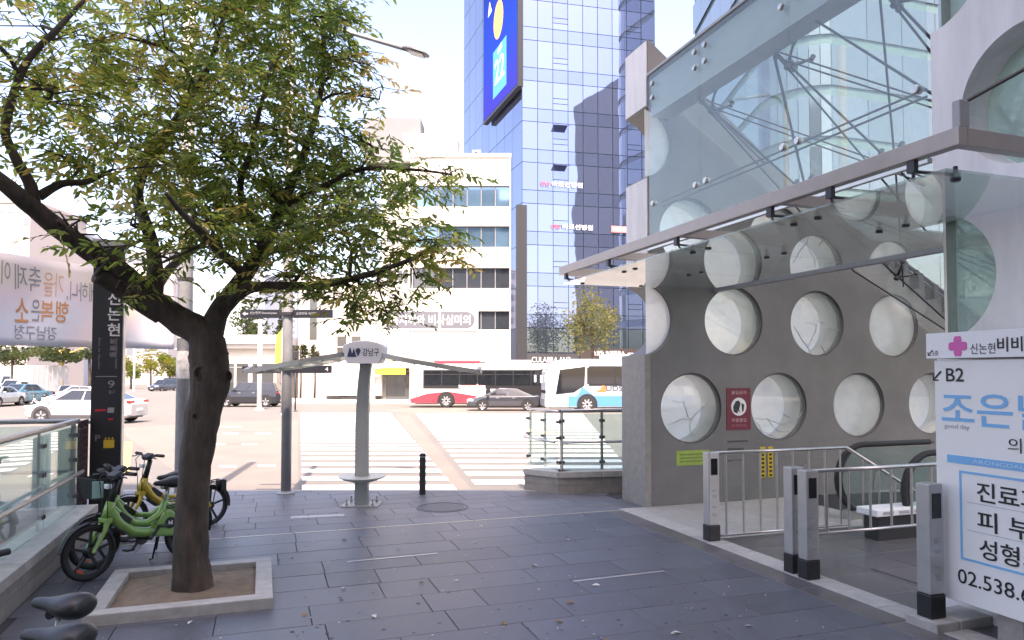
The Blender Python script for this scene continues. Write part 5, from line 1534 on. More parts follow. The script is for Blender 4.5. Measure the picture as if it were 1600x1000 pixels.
# crown: lobes of foliage, each on its own branch
lobes = [  # px, py, D, rx px, ry px, rd m, weight, yellow
    (70, 55, 6.0, 120, 75, .9, 1.0, .25), (210, 55, 6.9, 110, 80, 1.0, 1.0, .45), (330, 40, 7.3, 100, 70, 1.0, .95, .35), (450, 40, 7.4, 105, 75, .9, 1.1, .1), (520, 55, 7.2, 45, 70, .6, .7, .05),
    (60, 160, 5.8, 110, 75, .9, 1.0, .35), (160, 190, 6.4, 115, 75, .9, 1.1, .45), (270, 160, 7.0, 115, 80, .9, 1.1, .45), (390, 150, 7.0, 105, 70, .9, 1.2, .25), (500, 120, 7.4, 70, 40, .5, .6, .3),
    (90, 240, 5.9, 90, 40, .7, .7, .5), (215, 260, 6.2, 95, 50, .8, 1.0, .45), (330, 250, 6.8, 115, 65, .9, 1.3, .25), (460, 215, 7.2, 95, 55, .9, 1.3, .2), (560, 215, 7.3, 75, 26, .6, .8, .2),
    (575, 95, 7.5, 40, 26, .4, .28, .9), (590, 150, 7.4, 50, 22, .4, .45, .7), (540, 30, 7.4, 30, 30, .4, .3, .1),
    (420, 305, 7.1, 120, 60, 1.0, 1.4, .15), (560, 280, 7.2, 95, 45, .8, 1.2, .1), (655, 280, 7.0, 65, 32, .6, .8, .08), (700, 272, 7.0, 32, 10, .3, .25, .05),
    (300, 345, 6.2, 110, 50, .9, 1.1, .3), (420, 380, 6.8, 115, 45, .9, 1.3, .25), (540, 365, 6.9, 110, 48, .9, 1.4, .1), (650, 375, 6.7, 80, 40, .7, 1.0, .3), (690, 395, 6.7, 42, 32, .4, .5, .6),
    (200, 350, 6.2, 80, 30, .6, .45, .3), (250, 410, 6.0, 80, 26, .5, .5, .35), (120, 365, 5.7, 60, 30, .5, .22, .2), (455, 445, 6.7, 100, 26, .6, .8, .35), (560, 450, 6.6, 85, 36, .6, 1.1, .2), (605, 490, 6.6, 42, 22, .4, .6, .1), (650, 435, 6.7, 55, 26, .5, .7, .3),
    (170, 400, 5.6, 45, 22, .4, .22, .1), (220, 460, 6.0, 30, 22, .3, .10, .1), (545, 490, 6.5, 38, 16, .3, .35, .2),
    (350, 300, 8.3, 130, 60, .8, .9, .3), (520, 320, 8.7, 120, 55, .7, .8, .35), (180, 120, 7.8, 150, 80, .7, .6, .5), (400, 90, 8.2, 120, 70, .7, .6, .35),
    (150, -80, 6.8, 200, 70, 1.2, 1.0, .3), (400, -80, 7.2, 190, 70, 1.2, 1.0, .2), (-90, 60, 5.5, 90, 110, .9, 1.0, .3), (-80, 220, 5.4, 70, 60, .7, .6, .3)]
leaf_v, leaf_f, leaf_c = [], [], []
twig = MB()
branch = MB()
rgt, upv, fwd = V(1, 0), Z3, V(0, 1)
RT = random.Random(11)
def add_leaf(p, d, nrm, L, W, tint):
    """a folded, pointed leaf: 6 vertices, 4 triangles"""
    s = d.cross(nrm).normalized(); k = len(leaf_v)
    droop = -nrm * L * .10
    leaf_v.extend([p, p + d * L * .38 + s * W * .5 + nrm * L * .05, p + d * L * .38 - s * W * .5 + nrm * L * .05, p + d * L * .42,
                   p + d * L * .76 + s * W * .33 + droop * .5, p + d * L * .76 - s * W * .33 + droop * .5, p + d * L + droop])
    leaf_f.extend([(k, k + 1, k + 3), (k, k + 3, k + 2), (k + 3, k + 1, k + 4), (k + 3, k + 4, k + 6), (k + 3, k + 6, k + 5), (k + 3, k + 5, k + 2)])
    leaf_c.append(tint)
def spray(p, d, L, n, yellow):
    d = d.normalized()
    nrm = (Z3 + Vector((RT.gauss(0, .3), RT.gauss(0, .3), 0))).normalized()
    s = d.cross(nrm).normalized(); nrm = s.cross(d)
    end = p + d * L - Z3 * L * .16
    twig.tube([p, p.lerp(end, .5) + Z3 * L * .05, end], [.0045, .003, .0015], 3, caps=False)
    base_t = RT.gauss(yellow - .02, .24)
    for k in range(n):
        t = (k + .6) / n
        q = p.lerp(end, t) + Z3 * L * .05 * (1 - abs(2 * t - 1))
        side = 1 if k % 2 else -1
        dd = (d * .75 + s * side * RT.uniform(.55, 1.0) - Z3 * RT.uniform(.0, .45) + Vector((RT.gauss(0, .15), RT.gauss(0, .15), RT.gauss(0, .12)))).normalized()
        n2 = (nrm + Vector((RT.gauss(0, .35), RT.gauss(0, .35), RT.gauss(0, .2)))).normalized()
        n2 = (n2 - dd * n2.dot(dd)).normalized()
        Lf = RT.uniform(.066, .118)
        add_leaf(q, dd, n2, Lf, Lf * RT.uniform(.30, .40), base_t + RT.gauss(0, .16))
for (px, py, D, rx, ry, rd, wgt, yel) in lobes:
    c = A(px, py, D); sx, sz_ = rx * D / 1120, ry * D / 1120
    near = min(skeleton, key=lambda q: (q[0] - c).length * (1.0 if q[0].z < c.z + .1 else 1.3))
    p0, r0 = near
    rb_ = min(r0 * .6, .022)
    mid = p0.lerp(c, .5) + Vector((RT.gauss(0, .08), RT.gauss(0, .08), .08))
    P, Q = smooth_path([p0, mid, c], [rb_, rb_ * .75, rb_ * .45], 4)
    branch.tube(P, Q, 6)
    subs = []
    for k in range(7):
        e = c + rgt * RT.uniform(-.85, .85) * sx + upv * RT.uniform(-.7, .7) * sz_ + fwd * RT.uniform(-.85, .85) * rd
        st = P[RT.randrange(len(P) // 2, len(P))]
        m2 = st.lerp(e, .55) + Z3 * .06
        branch.tube([st, m2, e], [rb_ * .45, rb_ * .3, .003], 5)
        subs += [st.lerp(e, f) for f in (.3, .5, .7, .85, 1)]
    vol = sx * sz_ * 4.0 * wgt
    n_spray = int(vol * (72 if px < 300 else 98)) + 4
    for k in range(n_spray):
        while True:
            a, b2, c2 = RT.uniform(-1, 1), RT.uniform(-1, 1), RT.uniform(-1, 1)
            if a * a + b2 * b2 + c2 * c2 < 1: break
        # layered pads: sprays gather on three or four shelves
        sh = round(b2 * 2.2) / 2.2; b2 = sh + (b2 - sh) * .55 + RT.gauss(0, .05)
        p = c + rgt * a * sx + upv * (b2 * sz_ - .10 * a * a * sz_) + fwd * c2 * rd
        out = (p - c); out.z *= .25
        dirn = out.normalized() * .8 + rgt * RT.gauss(0, .5) + fwd * RT.gauss(0, .5) + Z3 * RT.uniform(-.35, .2)
        spray(p - dirn.normalized() * .12, dirn, RT.uniform(.20, .42), RT.randint(7, 12), yel)
branch.build('branches', M_bark, tree, smooth=True)['kind'] = 'stuff'
M_twig = mat('twig', (.06, .045, .035), .9)
twig.build('twigs', M_twig, tree, recalc=False)['kind'] = 'stuff'
def leaf_material(name, g1, g2, y1, trans=.5):
    m = bpy.data.materials.new(name); m.use_nodes = True
    n, l = m.node_tree.nodes, m.node_tree.links
    for x in list(n):
        if x.type != 'OUTPUT_MATERIAL': n.remove(x)
    out = [x for x in n if x.type == 'OUTPUT_MATERIAL'][0]
    at = n.new('ShaderNodeAttribute'); at.attribute_name = 'tint'
    cr = n.new('ShaderNodeValToRGB')
    cr.color_ramp.elements[0].position = 0.0; cr.color_ramp.elements[0].color = tuple(g1) + (1,)
    cr.color_ramp.elements[1].position = 1.0; cr.color_ramp.elements[1].color = tuple(y1) + (1,)
    e = cr.color_ramp.elements.new(.35); e.color = tuple(g2) + (1,)
    l.new(at.outputs['Fac'], cr.inputs[0])
    df = n.new('ShaderNodeBsdfPrincipled'); df.inputs['Roughness'].default_value = .45; df.inputs['Specular IOR Level'].default_value = .35
    l.new(cr.outputs[0], df.inputs['Base Color'])
    hs = n.new('ShaderNodeHueSaturation'); hs.inputs['Value'].default_value = 2.3; hs.inputs['Saturation'].default_value = 1.1; hs.inputs['Hue'].default_value = .485
    l.new(cr.outputs[0], hs.inputs['Color'])
    tl = n.new('ShaderNodeBsdfTranslucent'); l.new(hs.outputs[0], tl.inputs[0])
    mx = n.new('ShaderNodeMixShader'); mx.inputs[0].default_value = trans
    l.new(df.outputs[0], mx.inputs[1]); l.new(tl.outputs[0], mx.inputs[2]); l.new(mx.outputs[0], out.inputs[0])
    return m
def leaves_object(name, V_, F_, tints, m, parent, per=6):
    off = OFF.get(parent.name, Vector())
    me = bpy.data.meshes.new(name)
    me.from_pydata([tuple(p - off) for p in V_], [], F_)
    me.materials.append(m)
    at = me.attributes.new('tint', 'FLOAT', 'FACE')
    vals = []
    for t in tints: vals += [max(0.0, min(1.0, t))] * per
    at.data.foreach_set('value', vals)
    me.update()
    o = put(name, me, parent); o['kind'] = 'stuff'
    return o
M_leaf = leaf_material('zelkova leaf', (.078, .130, .036), (.18, .235, .058), (.42, .31, .11), .62)
leaves_object('crown', leaf_v, leaf_f, leaf_c, M_leaf, tree)
print('leaves', len(leaf_c))

def far_tree(D, px, ptop, pbot, w_px, label, m, name='street_tree', trunk_m=None, group=None, n=900, ls=.22, seed=1, zb=None, tr_r=.16, conical=False, pyb=None, cat='tree', tint=.35):
    rr = random.Random(seed)
    X = xx(px, D); zb = rz(min(D, 62)) + .1 if zb is None else zb
    t = thing(name, C(X, D, zb), label, cat, group)
    z1, z0 = zz(ptop, D), zz(pbot, D); w = w_px * D / 1120 / 2
    zc = (z0 + z1) / 2; hz = (z1 - z0) / 2
    tb = MB(); tb.tube([C(X, D, zb), C(X + .05, D, (zb + z0) / 2), C(X - .05, D, zc), C(X, D, z1 - hz * .3)], [tr_r * 1.25, tr_r, tr_r * .8, .03], 8)
    tb.build('trunk', trunk_m or M_bark, t, smooth=True)
    lb_ = MB()
    for k in range(5):
        a = rr.uniform(0, 6.28); lb_.tube([C(X, D, zc - hz * .5), C(X + cos(a) * w * .4, D + sin(a) * w * .4, zc - hz * .1), C(X + cos(a) * w * .7, D + sin(a) * w * .7, zc + hz * .3)], [tr_r * .5, tr_r * .35, .02], 6)
    lb_.build('limbs', trunk_m or M_bark, t)['kind'] = 'stuff'
    clumps = []
    for k in range(max(7, n // 90)):
        while True:
            a, b_, c = rr.uniform(-1, 1), rr.uniform(-1, 1), rr.uniform(-1, 1)
            if a * a + b_ * b_ + c * c < 1: break
        wz = (1 - (b_ + 1) / 2 * .85) if conical else 1
        clumps.append((a * wz * .8, b_ * .82, c * wz * .8, rr.uniform(.28, .5) * (.6 + .4 * wz), rr.gauss(tint, .18)))
    lv, lf, lc = [], [], []
    for k in range(n):
        cx_, cz_, cd_, cr_, ct_ = rr.choice(clumps)
        g = Vector((rr.gauss(0, 1), rr.gauss(0, 1), rr.gauss(0, 1))).normalized() * cr_ * rr.random() ** .4
        p = C(X + (cx_ + g.x) * w, D + (cd_ + g.y) * w, zc + (cz_ + g.z) * hz)
        d = Vector((rr.gauss(0, 1), rr.gauss(0, 1), rr.gauss(-.2, .6))).normalized()
        nn = d.orthogonal().normalized(); s = d.cross(nn)
        L = ls * rr.uniform(.6, 1.3)
        k0 = len(lv)
        lv.extend([p - d * L * .5, p + s * L * .28, p + d * L * .5, p - s * L * .28]); lf.append((k0, k0 + 1, k0 + 2, k0 + 3)); lc.append(ct_ + rr.gauss(0, .1))
    leaves_object('crown', lv, lf, lc, m, t, per=1)
    return t
M_lf_dark = leaf_material('dark leaf', (.022, .04, .016), (.04, .062, .022), (.09, .10, .03), .25)
M_lf_fresh = leaf_material('fresh leaf', (.06, .09, .02), (.13, .15, .03), (.22, .20, .04), .45)
M_lf_pale = leaf_material('pale olive leaf', (.07, .085, .04), (.13, .14, .06), (.24, .21, .09), .35)
far_tree(60, 926, 444, 560, 96, 'pale olive street tree in front of the blue glass tower', M_lf_pale, n=2200, ls=.30, seed=3)
far_tree(76, 392, 478, 562, 78, 'dark round evergreen behind the low cream shop', M_lf_dark, n=1500, ls=.4, seed=4, conical=False)
far_tree(78, 442, 492, 566, 50, 'dark pointed evergreen between the cream shop and the lamp pole', M_lf_dark, n=900, ls=.35, seed=5, conical=True)
far_tree(66, 470, 536, 566, 24, 'small grey green shrub tree by the rendered block, nearer the lamp pole', M_lf_dark, n=300, ls=.25, seed=6, tr_r=.07)
far_tree(66, 492, 536, 564, 20, 'small grey green shrub tree by the rendered block, nearer the white office', M_lf_dark, n=260, ls=.25, seed=7, tr_r=.07)
M_wrap = mat('yellow trunk wrap', (.42, .31, .12), .8, var=.2, scale=4)
far_tree(70, 20, 535, 572, 110, 'dark street tree under the banner behind the teal car', M_lf_dark, n=1100, ls=.4, seed=8)
far_tree(66, 96, 528, 566, 100, 'dark street tree with a yellow wrapped trunk under the banner', M_lf_dark, trunk_m=M_wrap, n=1100, ls=.4, seed=9, tr_r=.24)
far_tree(74, 140, 530, 572, 70, 'dark street tree beside the pylon under the banner', M_lf_dark, n=800, ls=.4, seed=10)
far_tree(120, 205, 548, 592, 60, 'fresh green street tree next to the pylon along the side street', M_lf_fresh, n=900, ls=.5, seed=12, zb=-1)
far_tree(135, 236, 546, 590, 56, 'bright yellow green street tree in the middle of the side street row', M_lf_fresh, n=900, ls=.5, seed=13, zb=-1, tint=.6)
far_tree(128, 266, 548, 590, 50, 'fresh green street tree at the pole end of the side street row', M_lf_fresh, n=900, ls=.5, seed=14, zb=-1)
# ------------------------------------------------------------------ street furniture
# lamp pole with direction boards
lp = C(xx(449, 12.2), 12.2, 0)
sl = thing('street_lamp', lp, 'tall grey lamp pole with black direction boards at the kerb', 'street lamp')
MB().tube([lp, lp + Z3 * 3.0, lp + Z3 * 7.9], [.085, .085, .06], 14).build('pole', M_grey, sl, smooth=True)
MB().lathe([(.0, .0), (.15, 0), (.15, .02), (.10, .05), (.0, .05)], lp, n=16).build('base_plate', M_grey, sl)
e0 = lp + Z3 * 7.85
tipc = A(632, 70, 12.0)
MB().tube([e0, e0 + V(.35, -.02) + Z3 * .18, e0 + V(.8, -.05) + Z3 * .12, tipc], [.045, .042, .038, .032], 10).build('arm', M_grey, sl, smooth=True)
hd = (tipc - (e0 + V(.8, -.05) + Z3 * .12)).normalized(); hs_ = hd.cross(Z3).normalized(); hu = hs_.cross(hd)
b = MB()
rings = []
for s, w, h in ((-.06, .05, .04), (.0, .09, .06), (.12, .125, .07), (.28, .125, .06), (.38, .09, .04), (.42, .03, .02)):
    c = tipc + hd * s
    rings.append([c + hs_ * w * cos(2 * pi * k / 14) + hu * (h * sin(2 * pi * k / 14) if sin(2 * pi * k / 14) > 0 else .25 * h * sin(2 * pi * k / 14)) for k in range(14)])
b.loft(rings).build('lamp_head', mat('lamp grey', (.16, .15, .15), .5, .3), sl, smooth=True)
MB().box(tipc + hd * .2 - hu * .024, (.26, .19, .02), (hd, hs_, hu)).build('lamp_lens', mat('lamp lens', (.6, .6, .58), .2), sl, bevel=.008)
for (pa, pb, py0, py1, name) in ((376, 440, 484, 497, 'a'), (458, 520, 484, 497, 'b'), (380, 440, 572, 583, 'c'), (458, 519, 571, 583, 'd')):
    x0_, x1_ = xx(pa, 12.2), xx(pb, 12.2)
    z0_, z1_ = zz(py1, 12.2), zz(py0, 12.2)
    brd = MB().box(C((x0_ + x1_) / 2, 12.17, (z0_ + z1_) / 2), (x1_ - x0_, .05, z1_ - z0_), CAX).build('direction_board', mat('board black', (.022, .024, .032), .4), sl, bevel=.006)
    M_pr = mat('board print', (.45, .46, .5), .5)
    if name == 'a':
        lettering('신논현역 Sinnonhyeon', C(x0_ + .17, 12.14, z0_ + .055), V(1, 0), Z3, .46, .055, M_pr, brd)
        MB().prism([(0, .035), (.05, .075), (.05, .05), (.1, .05), (.1, .02), (.05, .02), (.05, -.005)], C(x0_ + .04, 12.14, z0_ + .035), V(1, 0), Z3, V(0, -.004)).build('arrow', M_pr, brd)
    elif name == 'b':
        lettering('교보타워 사거리', C(x0_ + .06, 12.14, z0_ + .05), V(1, 0), Z3, .34, .05, M_pr, brd)
    elif name == 'd':
        lettering('4', C(x1_ - .1, 12.14, z0_ + .035), V(1, 0), Z3, .05, .065, M_white, brd)
    MB().box(C(xx(449, 12.2), 12.19, (z0_ + z1_) / 2), (.2, .22, .05), CAX).build('clamp_band', M_dsteel, sl) if name in 'ac' else None
# plain utility pole behind the trunk
up = C(xx(288, 11.7), 11.7, 0)
ut = thing('utility_pole', up, 'plain grey concrete utility pole right behind the big tree trunk', 'pole')
MB().tube([up, up + Z3 * 9.5], [.122, .095], 18).build('shaft', mat('pole concrete', (.40, .40, .40), .7, var=.2, scale=5), ut, smooth=True)
for z, h in ((1.95, .45), (2.6, .3)):
    MB().lathe([(.1215, z), (.1235, z + .002), (.1225, z + h), (.1205, z + h)], up, n=18).build('poster_wrap', mat('old sticker', (.45, .44, .43), .6, var=.4, scale=14), ut)
MB().lathe([(.12, 3.55), (.126, 3.55), (.126, 3.6), (.12, 3.6)], up, n=18).build('strap', M_dsteel, ut)
# bollard
bp_ = G(661, 771)
bo = thing('bollard', bp_, 'slim dark bollard on the plaza edge before the crosswalk', 'bollard')
MB().lathe([(0, 0), (.055, 0), (.055, .62), (.048, .622), (.048, .64), (.055, .642), (.055, .675), (.035, .69), (0, .692)], bp_, n=18).build('shaft', mat('bollard grey', (.045, .045, .05), .5, .3), bo, smooth=False)
MB().lathe([(.0485, .6225), (.0505, .6225), (.0505, .6395), (.0485, .6395)], bp_, n=18).build('reflector', mat('silver band', (.5, .5, .5), .3, .5), bo)
# ---- parasol shelter with round seat
sp_ = G(567, 787)
sh = thing('sun_shelter', sp_, 'grey T-shaped sun shelter with glass wings and a round seat', 'shelter')
M_shel = mat('shelter grey green', (.36, .37, .35), .45, .25, var=.06, scale=3)
rings = []
for z, w, dx in ((0, .105, 0), (.5, .102, 0), (1.2, .10, .0), (1.75, .09, .012), (2.0, .085, .03), (2.12, .085, .045), (2.25, .10, .06)):
    c = sp_ + V(dx, 0) + Z3 * z
    rings.append([c + V(-w, -.07), c + V(w, -.07), c + V(w, .07), c + V(-w, .07)])
MB().loft(rings).build('post', M_shel, sh, bevel=.012)
MB().box(sp_ + Z3 * .008, (.56, .46, .016), CAX).build('base_plate', M_shel, sh)
for i in (-1, 1):
    for j in (-1, 1):
        MB().lathe([(0, .016), (.022, .016), (.022, .05), (.012, .052), (.012, .11), (0, .112)], sp_ + V(.2 * i, .16 * j), n=8).build('anchor_bolt', M_steel, sh)
MB().lathe([(.08, .34), (.16, .355), (.30, .40), (.36, .425), (.365, .435), (.355, .445), (.08, .445)], sp_, n=40).build('seat', mat('seat green grey', (.42, .44, .41), .4), sh, smooth=False)
hx = .355
head = [(-.24, 0), (.24, 0), (.275, .06), (.315, .24), (.30, .275), (.2, .32), (.07, .345), (-.07, .345), (-.2, .32), (-.30, .275), (-.315, .24), (-.275, .06)]
ho = sp_ + V(.09, -.42) + Z3 * 2.185
MB().prism(head, ho, V(1, 0), Z3, V(0, .36)).build('head_sign', mat('head sign grey', (.60, .605, .63), .45), sh, bevel=.012)
M_navy = mat('navy print', (.03, .04, .09), .5)
pr = ho + V(0, -.004)
MB().prism([(-.24, .1), (-.10, .1), (-.14, .235), (-.165, .15), (-.19, .235), (-.205, .24)], pr, V(1, 0), Z3, V(0, .003)).build('logo_mark', M_navy, sh)
MB().prism(circ(-.075, .195, .038, 16), pr, V(1, 0), Z3, V(0, .003)).build('logo_mark', M_navy, sh)
MB().prism([(-.105, .17), (-.045, .17), (-.075, .105)], pr + V(0, .0005), V(1, 0), Z3, V(0, .002)).build('logo_mark', M_navy, sh)
lettering('강남구', pr + V(-.01, 0) + Z3 * .11, V(1, 0), Z3, .25, .12, M_navy, sh, depth=.001, bold=.01)
M_shglass = glass('shelter glass', (.72, .78, .77), 1.0, diffuse=.3, dcol=(.45, .48, .46))
for s in (-1, 1):
    Lw = 1.78
    def wp(u, side, zo=0.0):
        """u 0..1 outwards, side -1..1 across"""
        half = .24 + .36 * sin(pi * min(1, u * 1.1) ** .8) ** .8 + .06 * u
        x = s * (.22 + (Lw - .22) * u) + .04
        z = 2.36 - .24 * u ** .8 - (.02 + .04 * u) * abs(side) + zo - .05 * (1 - abs(side)) * 0
        return sp_ + V(x, side * half) + Z3 * z
    us = [k / 10 for k in range(11)]
    for side in (-1, 1):
        pts = [wp(u, side) for u in us]
        wd = V(0, 1)
        MB().loft([[p + wd * .03 + Z3 * .035, p - wd * .03 + Z3 * .035, p - wd * .03 - Z3 * .035, p + wd * .03 - Z3 * .035] for p in pts]).build('wing_beam', M_shel, sh)
    MB().loft([[wp(1, q) + V(.03 * s, 0) + Z3 * .03, wp(1, q) - V(.03 * s, 0) + Z3 * .03, wp(1, q) - V(.03 * s, 0) - Z3 * .03, wp(1, q) + V(.03 * s, 0) - Z3 * .03] for q in (-1, -.5, 0, .5, 1)]).build('wing_end', M_shel, sh)
    for k in range(5):
        u0, u1 = k / 5 + .004, (k + 1) / 5 - .004
        g_ = MB()
        top = [wp(u0, -.93, .01), wp(u1, -.93, .01), wp(u1, .93, .01), wp(u0, .93, .01)]
        g_.add(top + [p - Z3 * .012 for p in top], [(0, 1, 2, 3), (4, 5, 6, 7), (0, 1, 5, 4), (1, 2, 6, 5), (2, 3, 7, 6), (3, 0, 4, 7)]).build('wing_glass', M_shglass, sh)
        if k: MB().loft([[wp(k / 5, q) + V(.015, 0) - Z3 * .005, wp(k / 5, q) - V(.015, 0) - Z3 * .005, wp(k / 5, q) - V(.015, 0) - Z3 * .05, wp(k / 5, q) + V(.015, 0) - Z3 * .05] for q in (-.95, 0, .95)]).build('wing_rib', M_shel, sh)
    MB().box(sp_ + V(s * .12 + .04, 0) + Z3 * 2.34, (.34, .62, .06), CAX).build('wing_root', M_shel, sh, bevel=.01) if s > 0 else None

# ---- subway pylon
pyc = C(xx(169, 9.9), 9.9, 0)
py = thing('subway_pylon', pyc, 'tall black subway entrance pylon with white Korean station name', 'pylon')
M_pyl = mat('pylon black', (.022, .023, .026), .38, var=.15, scale=2)
MB().bb(pyc.x - .185, pyc.x + .185, pyc.y - .09, pyc.y + .09, 0, 3.78).build('body', M_pyl, py, bevel=.004)
MB().bb(pyc.x + .1855, pyc.x + .199, pyc.y - .092, pyc.y + .092, 0, 3.78).build('edge_trim', M_steel, py)
MB().bb(pyc.x - .20, pyc.x + .215, pyc.y - .11, pyc.y + .11, 3.782, 3.88).build('cap', mat('pylon cap', (.3, .3, .29), .5), py, bevel=.006)
fy = pyc.y - .0905
M_pw = mat('pylon print', (.58, .58, .58), .5); M_pg = mat('pylon small print', (.24, .24, .25), .5)
M_py = mat('pylon yellow', (.62, .43, .04), .5)
# exit mark: a bent yellow arrow
MB().prism([(-.10, .10), (.05, .10), (.09, -.02), (.09, -.10), (.04, -.06), (.01, -.01), (-.02, .0), (-.02, .05), (-.08, .04)], (pyc.x + .06, fy, 3.33), X3, Z3, -Y3 * .003).build('exit_mark', M_py, py)
for k, ch in enumerate('신논현'):
    lettering(ch, (pyc.x + .0, fy - .001, 2.98 - k * .215), X3, Z3, .155, .175, M_pw, py, depth=.003, bold=.015)
for k, ch in enumerate('新論峴'):
    lettering(ch, (pyc.x + .035, fy - .001, 2.44 - k * .09), X3, Z3, .07, .07, M_pg, py, depth=.003)
for x_, w_, txt in ((.125, .035, 'Sinnonhyeon Station'), (-.08, .03, 'Exit to Gyobo')):
    lettering(txt, (pyc.x + x_ - .03, fy - .001, 2.52), -Z3, X3, .42, w_, M_pg, py, depth=.003)
MB().bb(pyc.x - .13, pyc.x + .13, fy - .003, fy, 1.99, 2.0).build('rule', M_pg, py)
lettering('9', (pyc.x + .02, fy - .001, 1.84), X3, Z3, .08, .10, M_pg, py, depth=.003)
lettering('출구', (pyc.x + .03, fy - .001, 1.76), X3, Z3, .08, .045, M_pg, py, depth=.003)
MB().bb(pyc.x - .13, pyc.x + .0, fy - .003, fy, 1.52, 1.55).build('red_mark', mat('pylon red', (.42, .02, .03), .5), py)
MB().bb(pyc.x + .02, pyc.x + .10, fy - .003, fy, 1.50, 1.57).build('grey_mark', M_pg, py)
MB().bb(pyc.x + .03, pyc.x + .09, fy - .003, fy, 1.40, 1.425).build('red_mark', mat('pylon red', (.42, .02, .03), .5), py)
lettering('P', (pyc.x - .12, fy - .001, 1.12), X3, Z3, .06, .08, M_pg, py, depth=.003)
MB().bb(pyc.x - .02, pyc.x + .11, fy - .003, fy, 1.02, 1.13).build('yellow_mark', M_py, py)
for k in range(3):
    MB().prism([(0, 0), (.028, 0), (.014, .03)], (pyc.x - .01 + k * .042, fy - .0005, 1.14), X3, Z3, -Y3 * .003).build('yellow_mark', M_py, py)

# ---- banner strung in front of the side street, seen from behind
bt = thing('street_banner', C(-8.2, 10.9, 3.1), 'white cloth banner with orange and grey Korean writing seen from behind', 'banner')
cA, cB, cC, cD = A(-130, 372, 9.8), A(272, 427, 11.62), A(272, 546, 11.62), A(-130, 536, 9.8)
b = MB(); NX, NZ = 60, 10
def ban(u, v, lift=0.0):
    p = cA.lerp(cB, u).lerp(cD.lerp(cC, u), v)
    w = .05 * sin(u * 9 + v * 1.5) * (1 - .3 * v) + .022 * sin(u * 23 + v * 4) - .03 * sin(pi * u) * 0
    nrm = V(.35, -1).normalized()
    return p + nrm * (w + lift) - Z3 * .05 * sin(pi * u) * (1 - v)
for j in range(NZ + 1):
    for i in range(NX + 1): b.v.append(ban(i / NX, j / NZ))
for j in range(NZ):
    for i in range(NX):
        k = j * (NX + 1) + i; b.f.append((k, k + 1, k + NX + 2, k + NX + 1)); b.mi.append(0)
def banner_mat():
    m = bpy.data.materials.new('banner cloth'); m.use_nodes = True
    n, l = m.node_tree.nodes, m.node_tree.links
    pb = n['Principled BSDF']; pb.inputs['Roughness'].default_value = .7
    out = [x for x in n if x.type == 'OUTPUT_MATERIAL'][0]
    tc = n.new('ShaderNodeTexCoord'); nz = n.new('ShaderNodeTexNoise'); nz.inputs['Scale'].default_value = .7; nz.inputs['Detail'].default_value = 1
    l.new(tc.outputs['Object'], nz.inputs['Vector'])
    cr = n.new('ShaderNodeValToRGB'); els = cr.color_ramp.elements
    els[0].position = .3; els[0].color = (.78, .76, .86, 1); els[1].position = .7; els[1].color = (.84, .79, .70, 1)
    e = els.new(.5); e.color = (.82, .83, .87, 1); e = els.new(.62); e.color = (.85, .77, .78, 1)
    l.new(nz.outputs[0], cr.inputs[0]); l.new(cr.outputs[0], pb.inputs['Base Color'])
    tl = n.new('ShaderNodeBsdfTranslucent'); l.new(cr.outputs[0], tl.inputs[0])
    mx = n.new('ShaderNodeMixShader'); mx.inputs[0].default_value = .4
    l.new(pb.outputs[0], mx.inputs[1]); l.new(tl.outputs[0], mx.inputs[2]); l.new(mx.outputs[0], out.inputs[0])
    return m
cl = b.build('cloth', banner_mat(), bt, smooth=True, recalc=False)
sd_ = cl.modifiers.new('thickness', 'SOLIDIFY'); sd_.thickness = .003
M_bo = mat('banner orange', (.62, .30, .13), .7); M_bg = mat('banner grey', (.30, .30, .34), .7); M_bl = mat('banner pale orange', (.66, .42, .27), .7)
def ban_text(body, u0, u1, v0, v1, m, bold=.0):
    """mirrored writing that follows the cloth; v0 top, v1 bottom"""
    o = lettering(body, (0, 0, 0), X3, Z3, 1, 1, m, bt, depth=0, mirror=True, bold=bold, world=False)
    off = OFF[bt.name]
    for v in o.data.vertices:
        x, z = v.co.x, v.co.z
        v.co = ban(u0 + (u1 - u0) * x, v1 + (v0 - v1) * z, .010) - off
ban_text('가을', .44, .52, .14, .42, M_bl); ban_text('축제', .335, .43, .10, .38, M_bg)
ban_text('이웃과', .20, .32, .08, .34, M_bg)
ban_text('함께하니,', .535, .70, .22, .46, M_bg); ban_text('것', .715, .76, .26, .50, M_bl, .012)
ban_text('행복', .43, .545, .47, .72, M_bo, .012); ban_text('은', .395, .43, .47, .72, M_bg, .012); ban_text('소', .335, .385, .47, .74, M_bo, .012)
ban_text('강남구청', .335, .50, .77, .93, M_bg, .01)
ban_text('ㅊ', .66, .70, .62, .94, M_bo, .012); ban_text('ㅗ', .735, .775, .60, .95, M_bo, .012)
for a, bb_ in ((cB, up + Z3 * 3.66), (cC, up + Z3 * 2.44)):
    MB().tube([a, Vector((bb_.x, bb_.y, bb_.z))], .008, 5).build('rope', M_white, bt)
bpole = C(cA.dot(V(1, 0)) - .1, cA.dot(V(0, 1)) - .05, 0)
tag(MB().tube([bpole, bpole + Z3 * 5], .06, 10).build('banner_pole', M_grey, smooth=True), 'grey pole holding the far end of the banner beyond the stairwell', 'pole')

